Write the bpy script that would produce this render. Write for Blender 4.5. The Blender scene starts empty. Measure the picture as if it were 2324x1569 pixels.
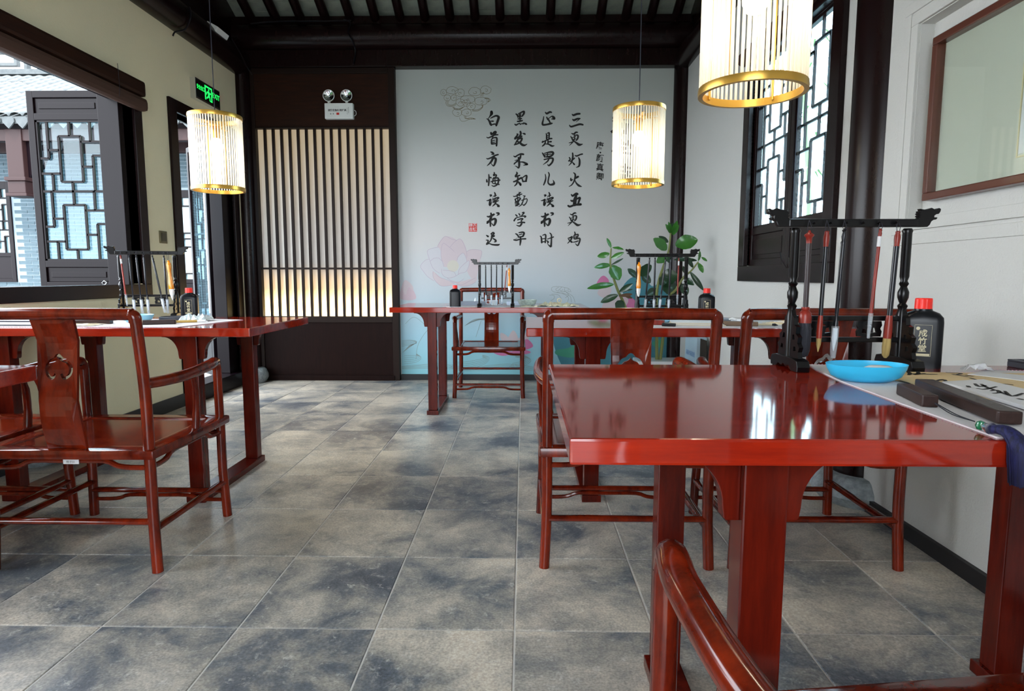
import bpy, bmesh, math, random
from mathutils import Vector, Matrix
from mathutils.geometry import delaunay_2d_cdt
random.seed(7)
SC = bpy.context.scene
COL = SC.collection
PI = math.pi

# ---------------------------------------------------------------- camera, world, sun, exposure
F, PITCH, YAW, ROLL, CAMH = 1428.96, 0.109838, -0.0175411, 0.000728536, 1.01267
cp, sp, cy, sy, cr, sr = math.cos(PITCH), math.sin(PITCH), math.cos(YAW), math.sin(YAW), math.cos(ROLL), math.sin(ROLL)
FW = Vector((sy*cp, cy*cp, -sp)); RT0 = Vector((cy, -sy, 0)); UP0 = RT0.cross(FW)
RT = RT0*cr + UP0*sr; UPV = -RT0*sr + UP0*cr
CAM = Vector((0, 0, CAMH))
camd = bpy.data.cameras.new('camera'); camo = bpy.data.objects.new('camera', camd); COL.objects.link(camo)
m = Matrix((RT, UPV, -FW)).transposed().to_4x4(); m.translation = CAM
camo.matrix_world = m
camd.sensor_width = 36; camd.lens = F/2324*36; camd.clip_start = .02; camd.clip_end = 200
SC.camera = camo

def at(px, py, X=None, Y=None, Z=None):
    """world point seen at photo pixel (px,py) on the plane X=, Y= or Z= (used to place real things at measured spots)"""
    d = FW + RT*((px-1162)/F) - UPV*((py-784.5)/F)
    t = (X-CAM.x)/d.x if X is not None else (Y-CAM.y)/d.y if Y is not None else (Z-CAM.z)/d.z
    return CAM + d*t

w = bpy.data.worlds.new('world'); SC.world = w; w.use_nodes = True
bg = w.node_tree.nodes['Background']; bg.inputs[0].default_value = (.86, .93, 1, 1); bg.inputs[1].default_value = 3.0
sd = bpy.data.lights.new('sun', 'SUN'); so = bpy.data.objects.new('sun', sd); COL.objects.link(so)
sd.energy = 1.5; sd.angle = .02; sd.color = (1, .96, .88)
so.rotation_euler = Vector((-.06, .62, -.9)).to_track_quat('-Z', 'Y').to_euler()
SC.view_settings.view_transform = 'Standard'; SC.view_settings.look = 'None'
SC.view_settings.gamma = 1; SC.view_settings.use_curve_mapping = False
SC.view_settings.exposure = 2.05
SC.cycles.use_denoising = True
SC.cycles.max_bounces = 10; SC.cycles.diffuse_bounces = 6; SC.cycles.transparent_max_bounces = 24
SC.cycles.sample_clamp_indirect = 6

# ---------------------------------------------------------------- materials
def mat(name, col, rough=.5, metal=0, coat=0, trans=0, spec=.4, noise=None, bump=None, emit=None, estr=0, alpha=1, sss=0):
    M = bpy.data.materials.new(name); M.use_nodes = True
    nt = M.node_tree; b = nt.nodes['Principled BSDF']
    b.inputs['Base Color'].default_value = (*col, 1); b.inputs['Roughness'].default_value = rough
    b.inputs['Metallic'].default_value = metal; b.inputs['Coat Weight'].default_value = coat
    b.inputs['Coat Roughness'].default_value = .06
    b.inputs['Transmission Weight'].default_value = trans; b.inputs['Specular IOR Level'].default_value = spec
    b.inputs['Alpha'].default_value = alpha
    if emit: b.inputs['Emission Color'].default_value = (*emit, 1); b.inputs['Emission Strength'].default_value = estr
    tc = nt.nodes.new('ShaderNodeTexCoord')
    if noise:   # (scale, stretch xyz, colour2, detail, contrast)
        sc, st, c2, lo, hi = noise
        mp = nt.nodes.new('ShaderNodeMapping'); mp.inputs['Scale'].default_value = st
        n = nt.nodes.new('ShaderNodeTexNoise'); n.inputs['Scale'].default_value = sc; n.inputs['Detail'].default_value = 6
        n.inputs['Roughness'].default_value = .65
        r = nt.nodes.new('ShaderNodeValToRGB'); r.color_ramp.elements[0].position = lo; r.color_ramp.elements[1].position = hi
        r.color_ramp.elements[0].color = (*col, 1); r.color_ramp.elements[1].color = (*c2, 1)
        nt.links.new(tc.outputs['Object'], mp.inputs[0]); nt.links.new(mp.outputs[0], n.inputs[0])
        nt.links.new(n.outputs[0], r.inputs[0]); nt.links.new(r.outputs[0], b.inputs['Base Color'])
    if bump:
        n2 = nt.nodes.new('ShaderNodeTexNoise'); n2.inputs['Scale'].default_value = bump[0]; n2.inputs['Detail'].default_value = 4
        bp = nt.nodes.new('ShaderNodeBump'); bp.inputs['Strength'].default_value = bump[1]; bp.inputs['Distance'].default_value = bump[2]
        nt.links.new(tc.outputs['Object'], n2.inputs[0]); nt.links.new(n2.outputs[0], bp.inputs['Height']); nt.links.new(bp.outputs[0], b.inputs['Normal'])
    return M

def tile_mat():
    M = bpy.data.materials.new('slate_tile'); M.use_nodes = True; nt = M.node_tree; N = nt.nodes.new; L = nt.links.new
    b = nt.nodes['Principled BSDF']; tc = N('ShaderNodeTexCoord'); oi = N('ShaderNodeObjectInfo')
    add = N('ShaderNodeVectorMath'); add.operation = 'ADD'; mul = N('ShaderNodeVectorMath'); mul.operation = 'SCALE'
    cmb = N('ShaderNodeCombineXYZ')
    for i in range(3): L(oi.outputs['Random'], cmb.inputs[i])
    mul.inputs[3].default_value = 60; L(cmb.outputs[0], mul.inputs[0]); L(tc.outputs['Object'], add.inputs[0]); L(mul.outputs[0], add.inputs[1])
    big = N('ShaderNodeTexNoise'); big.inputs['Scale'].default_value = 3.2; big.inputs['Detail'].default_value = 11; big.inputs['Roughness'].default_value = .70; big.inputs['Distortion'].default_value = .35
    L(add.outputs[0], big.inputs[0])
    rp = N('ShaderNodeValToRGB'); e = rp.color_ramp.elements
    e[0].position = .34; e[0].color = (.065, .080, .105, 1); e[1].position = .68; e[1].color = (.60, .54, .45, 1)
    k = e.new(.42); k.color = (.13, .145, .165, 1); k = e.new(.52); k.color = (.32, .305, .275, 1)
    ma = N('ShaderNodeMath'); ma.operation = 'MULTIPLY_ADD'; ma.inputs[1].default_value = .05; ma.inputs[2].default_value = -.01
    s = N('ShaderNodeMath'); s.operation = 'ADD'; L(oi.outputs['Random'], ma.inputs[0]); L(ma.outputs[0], s.inputs[0])
    geo = N('ShaderNodeNewGeometry'); lf = N('ShaderNodeTexNoise'); lf.inputs['Scale'].default_value = 1.1; lf.inputs['Detail'].default_value = 2; L(geo.outputs['Position'], lf.inputs[0])
    bl = N('ShaderNodeMath'); bl.operation = 'MULTIPLY_ADD'; bl.inputs[1].default_value = .6; bl.inputs[2].default_value = -.28; L(lf.outputs[0], bl.inputs[0])
    s3 = N('ShaderNodeMath'); s3.operation = 'ADD'; L(bl.outputs[0], s3.inputs[0]); L(big.outputs[0], s3.inputs[1])
    L(s3.outputs[0], s.inputs[1]); L(s.outputs[0], rp.inputs[0])
    fl = N('ShaderNodeTexNoise'); fl.inputs['Scale'].default_value = 30; fl.inputs['Detail'].default_value = 5; fl.inputs['Roughness'].default_value = .7; fl.inputs['Distortion'].default_value = .6
    L(add.outputs[0], fl.inputs[0])
    fr = N('ShaderNodeValToRGB'); fr.color_ramp.elements[0].position = .57; fr.color_ramp.elements[1].position = .72
    fr.color_ramp.elements[0].color = (0, 0, 0, 1); fr.color_ramp.elements[1].color = (.75, .75, .75, 1); L(fl.outputs[0], fr.inputs[0])
    mx = N('ShaderNodeMixRGB'); mx.inputs[2].default_value = (.60, .59, .55, 1); L(fr.outputs[0], mx.inputs[0]); L(rp.outputs[0], mx.inputs[1])
    gr = N('ShaderNodeTexNoise'); gr.inputs['Scale'].default_value = 150; gr.inputs['Detail'].default_value = 3; L(add.outputs[0], gr.inputs[0])
    m2 = N('ShaderNodeMixRGB'); m2.blend_type = 'OVERLAY'; m2.inputs[0].default_value = .7; L(mx.outputs[0], m2.inputs[1]); L(gr.outputs[0], m2.inputs[2])
    L(m2.outputs[0], b.inputs['Base Color'])
    rr = N('ShaderNodeMapRange'); rr.inputs[3].default_value = .22; rr.inputs[4].default_value = .45; L(fl.outputs[0], rr.inputs[0]); L(rr.outputs[0], b.inputs['Roughness'])
    bp = N('ShaderNodeBump'); bp.inputs['Strength'].default_value = .12; bp.inputs['Distance'].default_value = .004; L(fl.outputs[0], bp.inputs['Height']); L(bp.outputs[0], b.inputs['Normal'])
    return M

def mural_mat():
    M = bpy.data.materials.new('mural_paper'); M.use_nodes = True; nt = M.node_tree; N = nt.nodes.new; L = nt.links.new
    b = nt.nodes['Principled BSDF']; b.inputs['Roughness'].default_value = .6
    tc = N('ShaderNodeTexCoord'); sep = N('ShaderNodeSeparateXYZ'); L(tc.outputs['Object'], sep.inputs[0])
    mr = N('ShaderNodeMapRange'); mr.inputs[1].default_value = 0; mr.inputs[2].default_value = 2.9; L(sep.outputs[2], mr.inputs[0])
    nz = N('ShaderNodeTexNoise'); nz.inputs['Scale'].default_value = 1.5; L(tc.outputs['Object'], nz.inputs[0])
    ad = N('ShaderNodeMath'); ad.operation = 'MULTIPLY_ADD'; ad.inputs[1].default_value = .10; L(nz.outputs[0], ad.inputs[0]); L(mr.outputs[0], ad.inputs[2])
    rp = N('ShaderNodeValToRGB'); e = rp.color_ramp.elements
    e[0].position = .05; e[0].color = (.20, .50, .56, 1); e[1].position = .52; e[1].color = (.565, .545, .53, 1)
    k = e.new(.2); k.color = (.33, .54, .64, 1); k = e.new(.36); k.color = (.48, .535, .575, 1); k = e.new(1.0); k.color = (.44, .475, .45, 1)  # grey-green top stop paints in the duller light up there; blue is print
    L(ad.outputs[0], rp.inputs[0]); L(rp.outputs[0], b.inputs['Base Color'])
    return M

def glass_mat(name, tint, gloss, opac=.0, rough=.02):
    M = bpy.data.materials.new(name); M.use_nodes = True; nt = M.node_tree; N = nt.nodes.new; L = nt.links.new
    nt.nodes.remove(nt.nodes['Principled BSDF']); out = nt.nodes['Material Output']
    t = N('ShaderNodeBsdfTransparent'); t.inputs[0].default_value = (*tint, 1)
    g = N('ShaderNodeBsdfGlossy'); g.inputs['Roughness'].default_value = rough
    mx = N('ShaderNodeMixShader'); lw = N('ShaderNodeLayerWeight'); lw.inputs[0].default_value = .5
    pw = N('ShaderNodeMath'); pw.operation = 'POWER'; pw.inputs[1].default_value = 3.5; L(lw.outputs['Facing'], pw.inputs[0])
    ma = N('ShaderNodeMath'); ma.operation = 'MULTIPLY_ADD'; ma.inputs[1].default_value = gloss*2; ma.inputs[2].default_value = .03; L(pw.outputs[0], ma.inputs[0])
    L(ma.outputs[0], mx.inputs[0]); L(t.outputs[0], mx.inputs[1]); L(g.outputs[0], mx.inputs[2])
    if opac:
        d = N('ShaderNodeBsdfDiffuse'); d.inputs[0].default_value = (.85, .87, .88, 1); m2 = N('ShaderNodeMixShader'); m2.inputs[0].default_value = opac
        L(mx.outputs[0], m2.inputs[1]); L(d.outputs[0], m2.inputs[2]); L(m2.outputs[0], out.inputs[0])
    else: L(mx.outputs[0], out.inputs[0])
    return M

def rod_mat():
    M = bpy.data.materials.new('glass_rod'); M.use_nodes = True; nt = M.node_tree; N = nt.nodes.new; L = nt.links.new
    nt.nodes.remove(nt.nodes['Principled BSDF']); out = nt.nodes['Material Output']
    d = N('ShaderNodeBsdfDiffuse'); d.inputs[0].default_value = (.93, .91, .84, 1)
    t = N('ShaderNodeBsdfTranslucent'); t.inputs[0].default_value = (.95, .92, .82, 1)
    tr = N('ShaderNodeBsdfTransparent'); g = N('ShaderNodeBsdfGlossy'); g.inputs[1].default_value = .08
    a = N('ShaderNodeMixShader'); a.inputs[0].default_value = .6; L(d.outputs[0], a.inputs[1]); L(t.outputs[0], a.inputs[2])
    b = N('ShaderNodeMixShader'); b.inputs[0].default_value = .36; L(a.outputs[0], b.inputs[1]); L(tr.outputs[0], b.inputs[2])
    c = N('ShaderNodeMixShader'); c.inputs[0].default_value = .10; L(b.outputs[0], c.inputs[1]); L(g.outputs[0], c.inputs[2]); L(c.outputs[0], out.inputs[0])
    return M

def paper_glow():   # the paper panel is lit from an LED strip inside the box behind it: emitting, strongest near the strip
    M = bpy.data.materials.new('backlit_paper'); M.use_nodes = True; nt = M.node_tree; N = nt.nodes.new; L = nt.links.new
    b = nt.nodes['Principled BSDF']; b.inputs['Base Color'].default_value = (.52, .49, .44, 1); b.inputs['Roughness'].default_value = .8
    tc = N('ShaderNodeTexCoord'); sep = N('ShaderNodeSeparateXYZ'); L(tc.outputs['Object'], sep.inputs[0])
    mr = N('ShaderNodeMapRange'); mr.inputs[1].default_value = .62; mr.inputs[2].default_value = 2.4; L(sep.outputs[2], mr.inputs[0])
    rp = N('ShaderNodeValToRGB'); e = rp.color_ramp.elements; rp.color_ramp.interpolation = 'EASE'
    e[0].position = 0; e[0].color = (1, .78, .40, 1); e[1].position = .30; e[1].color = (.026, .024, .024, 1)
    k = e.new(.06); k.color = (.55, .36, .13, 1); k = e.new(.16); k.color = (.115, .075, .036, 1)
    k = e.new(1.0); k.color = (.042, .030, .015, 1)
    L(mr.outputs[0], rp.inputs[0]); L(rp.outputs[0], b.inputs['Emission Color']); b.inputs['Emission Strength'].default_value = 1.7
    return M

WOODST = (1, 1, .06)
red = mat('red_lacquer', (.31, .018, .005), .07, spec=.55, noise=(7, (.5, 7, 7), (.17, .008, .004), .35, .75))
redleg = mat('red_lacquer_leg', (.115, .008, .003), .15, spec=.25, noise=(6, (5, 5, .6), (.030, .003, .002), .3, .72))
chairm = mat('chair_lacquer', (.19, .017, .004), .12, spec=.38, noise=(5, (3, 3, 1), (.045, .004, .002), .34, .68))
dark = mat('dark_lacquer', (.0065, .0024, .0026), .26, spec=.2, noise=(5, (4, 4, 1), (.013, .0042, .0040), .3, .8))
purplewood = mat('plum_lacquer', (.0035, .0014, .0026), .3, spec=.12)
wpanel = mat('walnut_panel', (.034, .012, .006), .5, spec=.1, noise=(5, (1, 1, 9), (.016, .007, .005), .3, .7))
wlow = mat('walnut_lower_panel', (.013, .0045, .0034), .5, spec=.08, noise=(6, (9, 9, 1), (.007, .0026, .0022), .3, .7))
slatm = mat('slat_wood', (.013, .006, .004), .5, spec=.15)
cream = mat('warm_lit_plaster', (.82, .70, .46), .9, bump=(90, .25, .004), noise=(.7, (1, 1, 1), (.74, .65, .45), .3, .7))  # same plaster as the right wall, with warm light worked into the colour
white = mat('white_plaster', (.56, .56, .535), .9, bump=(120, .45, .004))
whiteb = mat('back_plaster', (.6, .6, .58), .9)
black = mat('black_baseboard', (.012, .012, .014), .5)
grout = mat('grout', (.58, .57, .54), .9)
tilem = tile_mat()
roofbrick = mat('roof_brick', (.24, .28, .24), .9, noise=(9, (1, 1, 1), (.36, .40, .33), .35, .8))
mortar = mat('pale_mortar', (.7, .75, .6), .9)
ebony = mat('ebony', (.0022, .0018, .0024), .28, spec=.3)
brass = mat('brass', (.62, .36, .07), .3, metal=.85)
rodm = rod_mat()
glass = glass_mat('window_glass', (.80, .95, 1), .25)
clear = glass_mat('clear_plastic', (.80, .87, .95), .3, .25)
bulbm = mat('lit_bulb', (1, 1, 1), emit=(1, .90, .68), estr=4)
blackp = mat('black_plastic', (.003, .0036, .0060), .3, spec=.25)
redp = mat('red_cap_plastic', (.85, .02, .01), .35)
gold = mat('gold_print', (.62, .55, .35), .5)
silver = mat('silver_metal', (.75, .76, .8), .2, metal=1)
ink = mat('ink_print', (.012, .011, .010), .7)
bluep = mat('sky_blue_plastic', (.035, .47, .78), .3, noise=(110, (1, 1, 1), (.03, .42, .72), .68, .74))
paleblue = mat('pale_blue_plastic', (.30, .60, .78), .3)
paperw = mat('white_paper', (.64, .64, .66), .8)
feltw = mat('white_felt', (.62, .60, .62), .95, bump=(200, .3, .002))
pinkm = mat('pink_stitch', (.70, .32, .50), .9)
kraft = mat('kraft_paper', (.58, .42, .22), .8, noise=(6, (1, 3, 1), (.68, .52, .30), .3, .7))
creamp = mat('cream_paper', (.64, .57, .40), .8)
stonem = mat('ink_stone', (.035, .038, .05), .45)
woodw = mat('walnut_block', (.020, .010, .009), .4, spec=.25, noise=(12, (1, 8, 8), (.040, .019, .015), .3, .7))
rosew = mat('rosewood', (.26, .022, .012), .35, spec=.4, noise=(60, (1, 1, .15), (.13, .010, .006), .4, .7))
brownb = mat('brown_bamboo', (.035, .024, .026), .4)
blackl = mat('black_lacquer', (.004, .005, .010), .2, spec=.4)
amber = mat('amber_resin', (.80, .26, .01), .15, coat=.6)
hairb = mat('black_hair', (.012, .012, .018), .8, noise=(120, (1, 1, .05), (.10, .11, .14), .5, .8))
hairw = mat('white_hair', (.88, .87, .85), .8)
hairt = mat('tan_hair', (.42, .30, .11), .8, noise=(150, (1, 1, .05), (.26, .17, .06), .4, .7))
thread = mat('dark_thread', (.02, .02, .03), .8)
navy = mat('navy_tassel', (.010, .011, .075), .7, noise=(260, (1, 1, .04), (.003, .003, .022), .4, .6))
jade = mat('green_bead', (.01, .16, .07), .15, coat=.6)
leafm = mat('glossy_leaf', (.030, .13, .018), .3, coat=.3, noise=(9, (1, 1, 1), (.055, .22, .03), .4, .75))
leafd = mat('dark_leaf', (.012, .042, .016), .35, coat=.3)
stemm = mat('stem', (.17, .19, .06), .6)
brownleaf = mat('dry_leaf', (.12, .06, .03), .7)
celadon = mat('celadon', (.50, .56, .50), .25, coat=.4, noise=(70, (1, 1, 1), (.36, .42, .38), .45, .6))
ceramic = mat('white_ceramic', (.66, .68, .69), .2, coat=.4)
slateblue = mat('slate_tray', (.22, .25, .30), .5)
stoneb = mat('column_stone', (.20, .23, .24), .7, noise=(30, (1, 1, 1), (.36, .40, .42), .4, .7), bump=(60, .5, .01))
mirror = mat('lamp_reflector', (.8, .85, .9), .15, metal=1)
abs_ = mat('white_casing', (.78, .79, .76), .4)
green = mat('exit_green', (0, .5, .1), emit=(.02, 1, .12), estr=.35)
signb = mat('sign_face', (.006, .008, .008), .25)
redprint = mat('red_print', (.62, .03, .02), .6)
fabric = mat('blind_fabric', (.058, .024, .014), .8)
frameb = mat('picture_frame_wood', (.10, .030, .018), .35, coat=.3)
matte = mat('picture_backing', (.55, .56, .50), .5)
picw = mat('picture_sheet', (.62, .64, .70), .6)
picglass = glass_mat('picture_glass', (.95, .97, .95), .12)
brick1 = mat('grey_brick', (.030, .050, .062), .9, noise=(5, (1, 1, 1), (.075, .11, .13), .3, .75))
mort2 = mat('brick_mortar', (.17, .21, .24), .9)
rooft = mat('roof_tile', (.035, .042, .046), .9, noise=(6, (1, 1, 1), (.08, .088, .09), .3, .8))
paving = mat('courtyard_paving', (.16, .18, .19), .9)
bam = mat('bamboo', (.20, .32, .12), .6)
plumb = mat('outdoor_beam', (.020, .008, .008), .5, spec=.2)
mat_pp = [mat('petal_pink', (.56, .475, .50), .7), mat('petal_pale', (.54, .53, .56), .7), mat('petal_rose', (.56, .17, .34), .7),
          mat('petal_yellow', (.57, .54, .47), .7), mat('lotus_teal', (.06, .22, .28), .7), mat('lotus_green', (.06, .30, .20), .7), mat('petal_mid', (.56, .43, .48), .7)]
linem = mat('grey_line', (.20, .22, .20), .7); linep = mat('pink_line', (.42, .34, .42), .7); lineg = mat('gold_line', (.24, .20, .12), .7)
goldorn = mat('gold_ornament', (.6, .45, .15), .4, metal=.5)

# ---------------------------------------------------------------- mesh helpers
class MB:
    def __init__(s): s.v = []; s.f = []; s.sm = False
    def add(s, v, f):
        n = len(s.v); s.v += [tuple(p) for p in v]; s.f += [tuple(i+n for i in q) for q in f]; return s
    def box(s, x0, x1, y0, y1, z0, z1):
        return s.add([(x0,y0,z0),(x1,y0,z0),(x1,y1,z0),(x0,y1,z0),(x0,y0,z1),(x1,y0,z1),(x1,y1,z1),(x0,y1,z1)],
                     [(0,3,2,1),(4,5,6,7),(0,1,5,4),(1,2,6,5),(2,3,7,6),(3,0,4,7)])
    def obox(s, c, ex, ey, h, ang, z0):   # oriented box centre (x,y), half sizes, height
        ca, sa = math.cos(ang), math.sin(ang); P = []
        for z in (z0, z0+h):
            for a, b in ((-1,-1),(1,-1),(1,1),(-1,1)):
                P.append((c[0]+a*ex*ca-b*ey*sa, c[1]+a*ex*sa+b*ey*ca, z))
        return s.add(P, [(0,3,2,1),(4,5,6,7),(0,1,5,4),(1,2,6,5),(2,3,7,6),(3,0,4,7)])
    def tube(s, pts, r, n=10, cap=True, flat=None):
        pts = [Vector(p) for p in pts]; R = r if isinstance(r, (list, tuple)) else [r]*len(pts)
        rings = []; N = None
        for i, p in enumerate(pts):
            t = (pts[min(i+1, len(pts)-1)]-pts[max(i-1, 0)]).normalized()
            if N is None: N = t.orthogonal().normalized() if abs(t.z) > .9 or flat is None else (Vector((0,0,1))-t*t.z).normalized()
            N = (N - t*N.dot(t)).normalized(); B = t.cross(N)
            if flat and abs(t.z) < .9: N = (Vector((0,0,1))-t*t.z).normalized(); B = t.cross(N)
            fl = flat or 1
            rings.append([p+(N*math.cos(2*PI*k/n)*R[i]*fl+B*math.sin(2*PI*k/n)*R[i]) for k in range(n)])
        v = [q for g in rings for q in g]; f = []
        for i in range(len(pts)-1):
            for k in range(n): f.append((i*n+k, i*n+(k+1)%n, (i+1)*n+(k+1)%n, (i+1)*n+k))
        if cap: f.append(tuple(range(n))[::-1]); f.append(tuple((len(pts)-1)*n+k for k in range(n)))
        s.sm = True
        return s.add(v, f)
    def lathe(s, prof, c=(0,0,0), n=20, axis='z', sx=1, sy=1, cap=True):   # prof [(r,z)]
        v = []; f = []
        for r, z in prof:
            for k in range(n):
                a = 2*PI*k/n; x, y = r*math.cos(a)*sx, r*math.sin(a)*sy
                v.append((c[0]+x, c[1]+y, c[2]+z) if axis == 'z' else (c[0]+x, c[1]-z, c[2]+y))
        for i in range(len(prof)-1):
            for k in range(n): f.append((i*n+k, i*n+(k+1)%n, (i+1)*n+(k+1)%n, (i+1)*n+k))
        if cap: f.append(tuple(range(n))[::-1]); f.append(tuple((len(prof)-1)*n+k for k in range(n)))
        s.sm = True
        return s.add(v, f)
    def xf(s, M): s.v = [tuple(M @ Vector(p)) for p in s.v]; return s

def plate(outline, holes=(), t=.01, step=None, to3=None, warp=None):
    """extruded flat plate with holes; outline in 2D (u,v); to3(u,v,w) -> 3D"""
    vs = []; es = []
    for loop in [outline]+list(holes):
        b = len(vs); vs += [Vector(p) for p in loop]; es += [(b+i, b+(i+1) % len(loop)) for i in range(len(loop))]
    def inside(p, loop):
        c = False; j = len(loop)-1
        for i in range(len(loop)):
            a, b = loop[i], loop[j]
            if (a[1] > p[1]) != (b[1] > p[1]) and p[0] < (b[0]-a[0])*(p[1]-a[1])/(b[1]-a[1])+a[0]: c = not c
            j = i
        return c
    if step:
        us = [p[0] for p in outline]; vv = [p[1] for p in outline]; u = min(us)+step/2
        while u < max(us):
            v = min(vv)+step/2
            while v < max(vv):
                if inside((u, v), outline) and not any(inside((u, v), h) for h in holes): vs.append(Vector((u, v)))
                v += step
            u += step
    V, E, Fc, *_ = delaunay_2d_cdt(vs, es, [], 0, 1e-7)
    tr = []
    for f in Fc:
        c = (sum(V[i][0] for i in f)/len(f), sum(V[i][1] for i in f)/len(f))
        if inside(c, outline) and not any(inside(c, h) for h in holes): tr.append(tuple(f))
    n = len(V); to3 = to3 or (lambda u, v, w: (u, w, v))
    P = [to3(p[0], p[1], -t/2) for p in V]+[to3(p[0], p[1], t/2) for p in V]
    Q = [f for f in tr]+[tuple(i+n for i in f[::-1]) for f in tr]
    cnt = {}
    for f in tr:
        for i in range(len(f)):
            a, b = f[i], f[(i+1) % len(f)]; cnt[(a, b)] = 1
    for a, b in cnt:
        if (b, a) not in cnt: Q.append((b, a, a+n, b+n))
    mb = MB(); mb.add(P, Q)
    return mb

def obj(name, mb, m, parent=None, bevel=0, smooth=None, kind=None, label=None, fix=True):
    me = bpy.data.meshes.new(name); me.from_pydata(mb.v, [], mb.f)
    if fix or bevel:
        bm = bmesh.new(); bm.from_mesh(me)
        if bevel:
            es = [e for e in bm.edges if len(e.link_faces) == 2 and e.calc_face_angle(0) > .6]
            bmesh.ops.bevel(bm, geom=es, offset=bevel, segments=2, affect='EDGES', profile=.6, clamp_overlap=True)
        bmesh.ops.recalc_face_normals(bm, faces=bm.faces); bm.to_mesh(me); bm.free()
    if smooth if smooth is not None else mb.sm:
        me.polygons.foreach_set('use_smooth', [True]*len(me.polygons))
        try: me.set_sharp_from_angle(angle=.75)
        except Exception: pass
    me.materials.append(m)
    o = bpy.data.objects.new(name, me); COL.objects.link(o)
    if parent: o.parent = parent
    if kind: o['kind'] = kind
    if label: o['label'] = label
    return o
def thing(name, label, cat, loc=(0,0,0), rz=0, group=None):
    o = bpy.data.objects.new(name, None); COL.objects.link(o); o.location = loc; o.rotation_euler = (0, 0, rz)
    o.empty_display_size = .05; o['label'] = label; o['category'] = cat
    if group: o['group'] = group
    return o
def tag(o, label, cat, group=None):
    o['label'] = label; o['category'] = cat
    if group: o['group'] = group
    return o
def struct(name, mb, m, parent=None, **k): return obj(name, mb, m, parent, kind=None if parent else 'structure', **k)
KIDS = {}
def dup(root, loc, rz, label=None, group=None, cat=None):
    r = root.copy(); COL.objects.link(r); r.location = loc; r.rotation_euler = (0, 0, rz)
    if label: r['label'] = label
    if group: r['group'] = group
    for ch in list(root.children):
        c = ch.copy(); COL.objects.link(c); c.parent = r
        for g in list(ch.children):
            d = g.copy(); COL.objects.link(d); d.parent = c
    return r
def share(src, parent, loc, rot=None):   # another piece that shares the mesh
    o = src.copy(); COL.objects.link(o); o.parent = parent; o.location = loc
    if rot: o.rotation_euler = rot
    return o
def spline(P, n=6, closed=False):
    P = [Vector(p) for p in P]; out = []; L = len(P)
    rng = range(L if closed else L-1)
    for i in rng:
        g = (lambda k: P[k % L]) if closed else (lambda k: P[max(0, min(L-1, k))])
        a, b, c, d = g(i-1), g(i), g(i+1), g(i+2)
        for k in range(n):
            t = k/n; out.append(.5*((2*b)+(c-a)*t+(2*a-5*b+4*c-d)*t*t+(3*b-a-3*c+d)*t*t*t))
    if not closed: out.append(P[-1].copy())
    return out
def ribbon(mb, pts, off, y):   # flat brush stroke in the plane Y=y; pts [(x,z,w)]
    S = spline(pts, 5); V = []; Fc = []
    n = len(S)
    for i, p in enumerate(S):
        t = (S[min(i+1, n-1)]-S[max(i-1, 0)]); t = Vector((t.x, t.y))
        t = t.normalized() if t.length > 1e-9 else Vector((1, 0))
        nn = Vector((-t.y, t.x))*max(p.z, .0004)/2
        V += [(p.x+nn.x, y-off, p.y+nn.y), (p.x-nn.x, y-off, p.y-nn.y)]
    for i in range(n-1): Fc.append((2*i, 2*i+1, 2*i+3, 2*i+2))
    for idx in (0, n-1):   # round caps
        p = S[idx]; r = max(p.z, .0004)/2; b = len(V)
        for k in range(8): V.append((p.x+r*math.cos(k*PI/4), y-off, p.y+r*math.sin(k*PI/4)))
        Fc.append(tuple(b+k for k in range(8)))
    mb.add(V, Fc)
def text_mesh(s, size, bold=0, align='CENTER'):
    cu = bpy.data.curves.new('t', 'FONT'); cu.body = s; cu.size = size; cu.align_x = align; cu.align_y = 'CENTER'; cu.resolution_u = 2; cu.offset = bold
    o = bpy.data.objects.new('t', cu); COL.objects.link(o)
    dg = bpy.context.evaluated_depsgraph_get(); dg.update(); me = o.evaluated_get(dg).to_mesh()
    mb = MB(); mb.add([tuple(v.co) for v in me.vertices], [tuple(p.vertices) for p in me.polygons])
    o.evaluated_get(dg).to_mesh_clear(); bpy.data.objects.remove(o); bpy.data.curves.remove(cu)
    return mb

# ================================================================ THE ROOM
WL, WR, WB, WF = -2.65, 1.50, 6.10, -1.6
# --- floor: grout bed and single tiles
fl = struct('floor', MB().box(WL, WR, WF, WB+.1, -.08, -.0025), grout)
TX, TY, TD = -.0223, 1.7089, .46633
cache = {}
xs = [TX+.4*i for i in range(-7, 5)]; ys = [TY+TD*j for j in range(-8, 11)]
for a in range(len(xs)-1):
    for b in range(len(ys)-1):
        x0, x1 = max(xs[a], WL), min(xs[a+1], WR); y0, y1 = max(ys[b], WF), min(ys[b+1], WB+.05)
        if x1-x0 < .02 or y1-y0 < .02: continue
        g = .0023; key = (round(x1-x0, 4), round(y1-y0, 4)); c = ((x0+x1)/2, (y0+y1)/2, -.004)
        if key not in cache:
            hx, hy = key[0]/2-g, key[1]/2-g
            mb = MB(); q = .0022
            mb.add([(-hx,-hy,-.006),(hx,-hy,-.006),(hx,hy,-.006),(-hx,hy,-.006),(-hx,-hy,.0022),(hx,-hy,.0022),(hx,hy,.0022),(-hx,hy,.0022),
                    (-hx+q,-hy+q,.004),(hx-q,-hy+q,.004),(hx-q,hy-q,.004),(-hx+q,hy-q,.004)],
                   [(8,9,10,11),(4,5,9,8),(5,6,10,9),(6,7,11,10),(7,4,8,11),(0,1,5,4),(1,2,6,5),(2,3,7,6),(3,0,4,7)])
            cache[key] = obj('tile', mb, tilem, fl); cache[key].location = c
        else: share(cache[key], fl, c)

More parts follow.
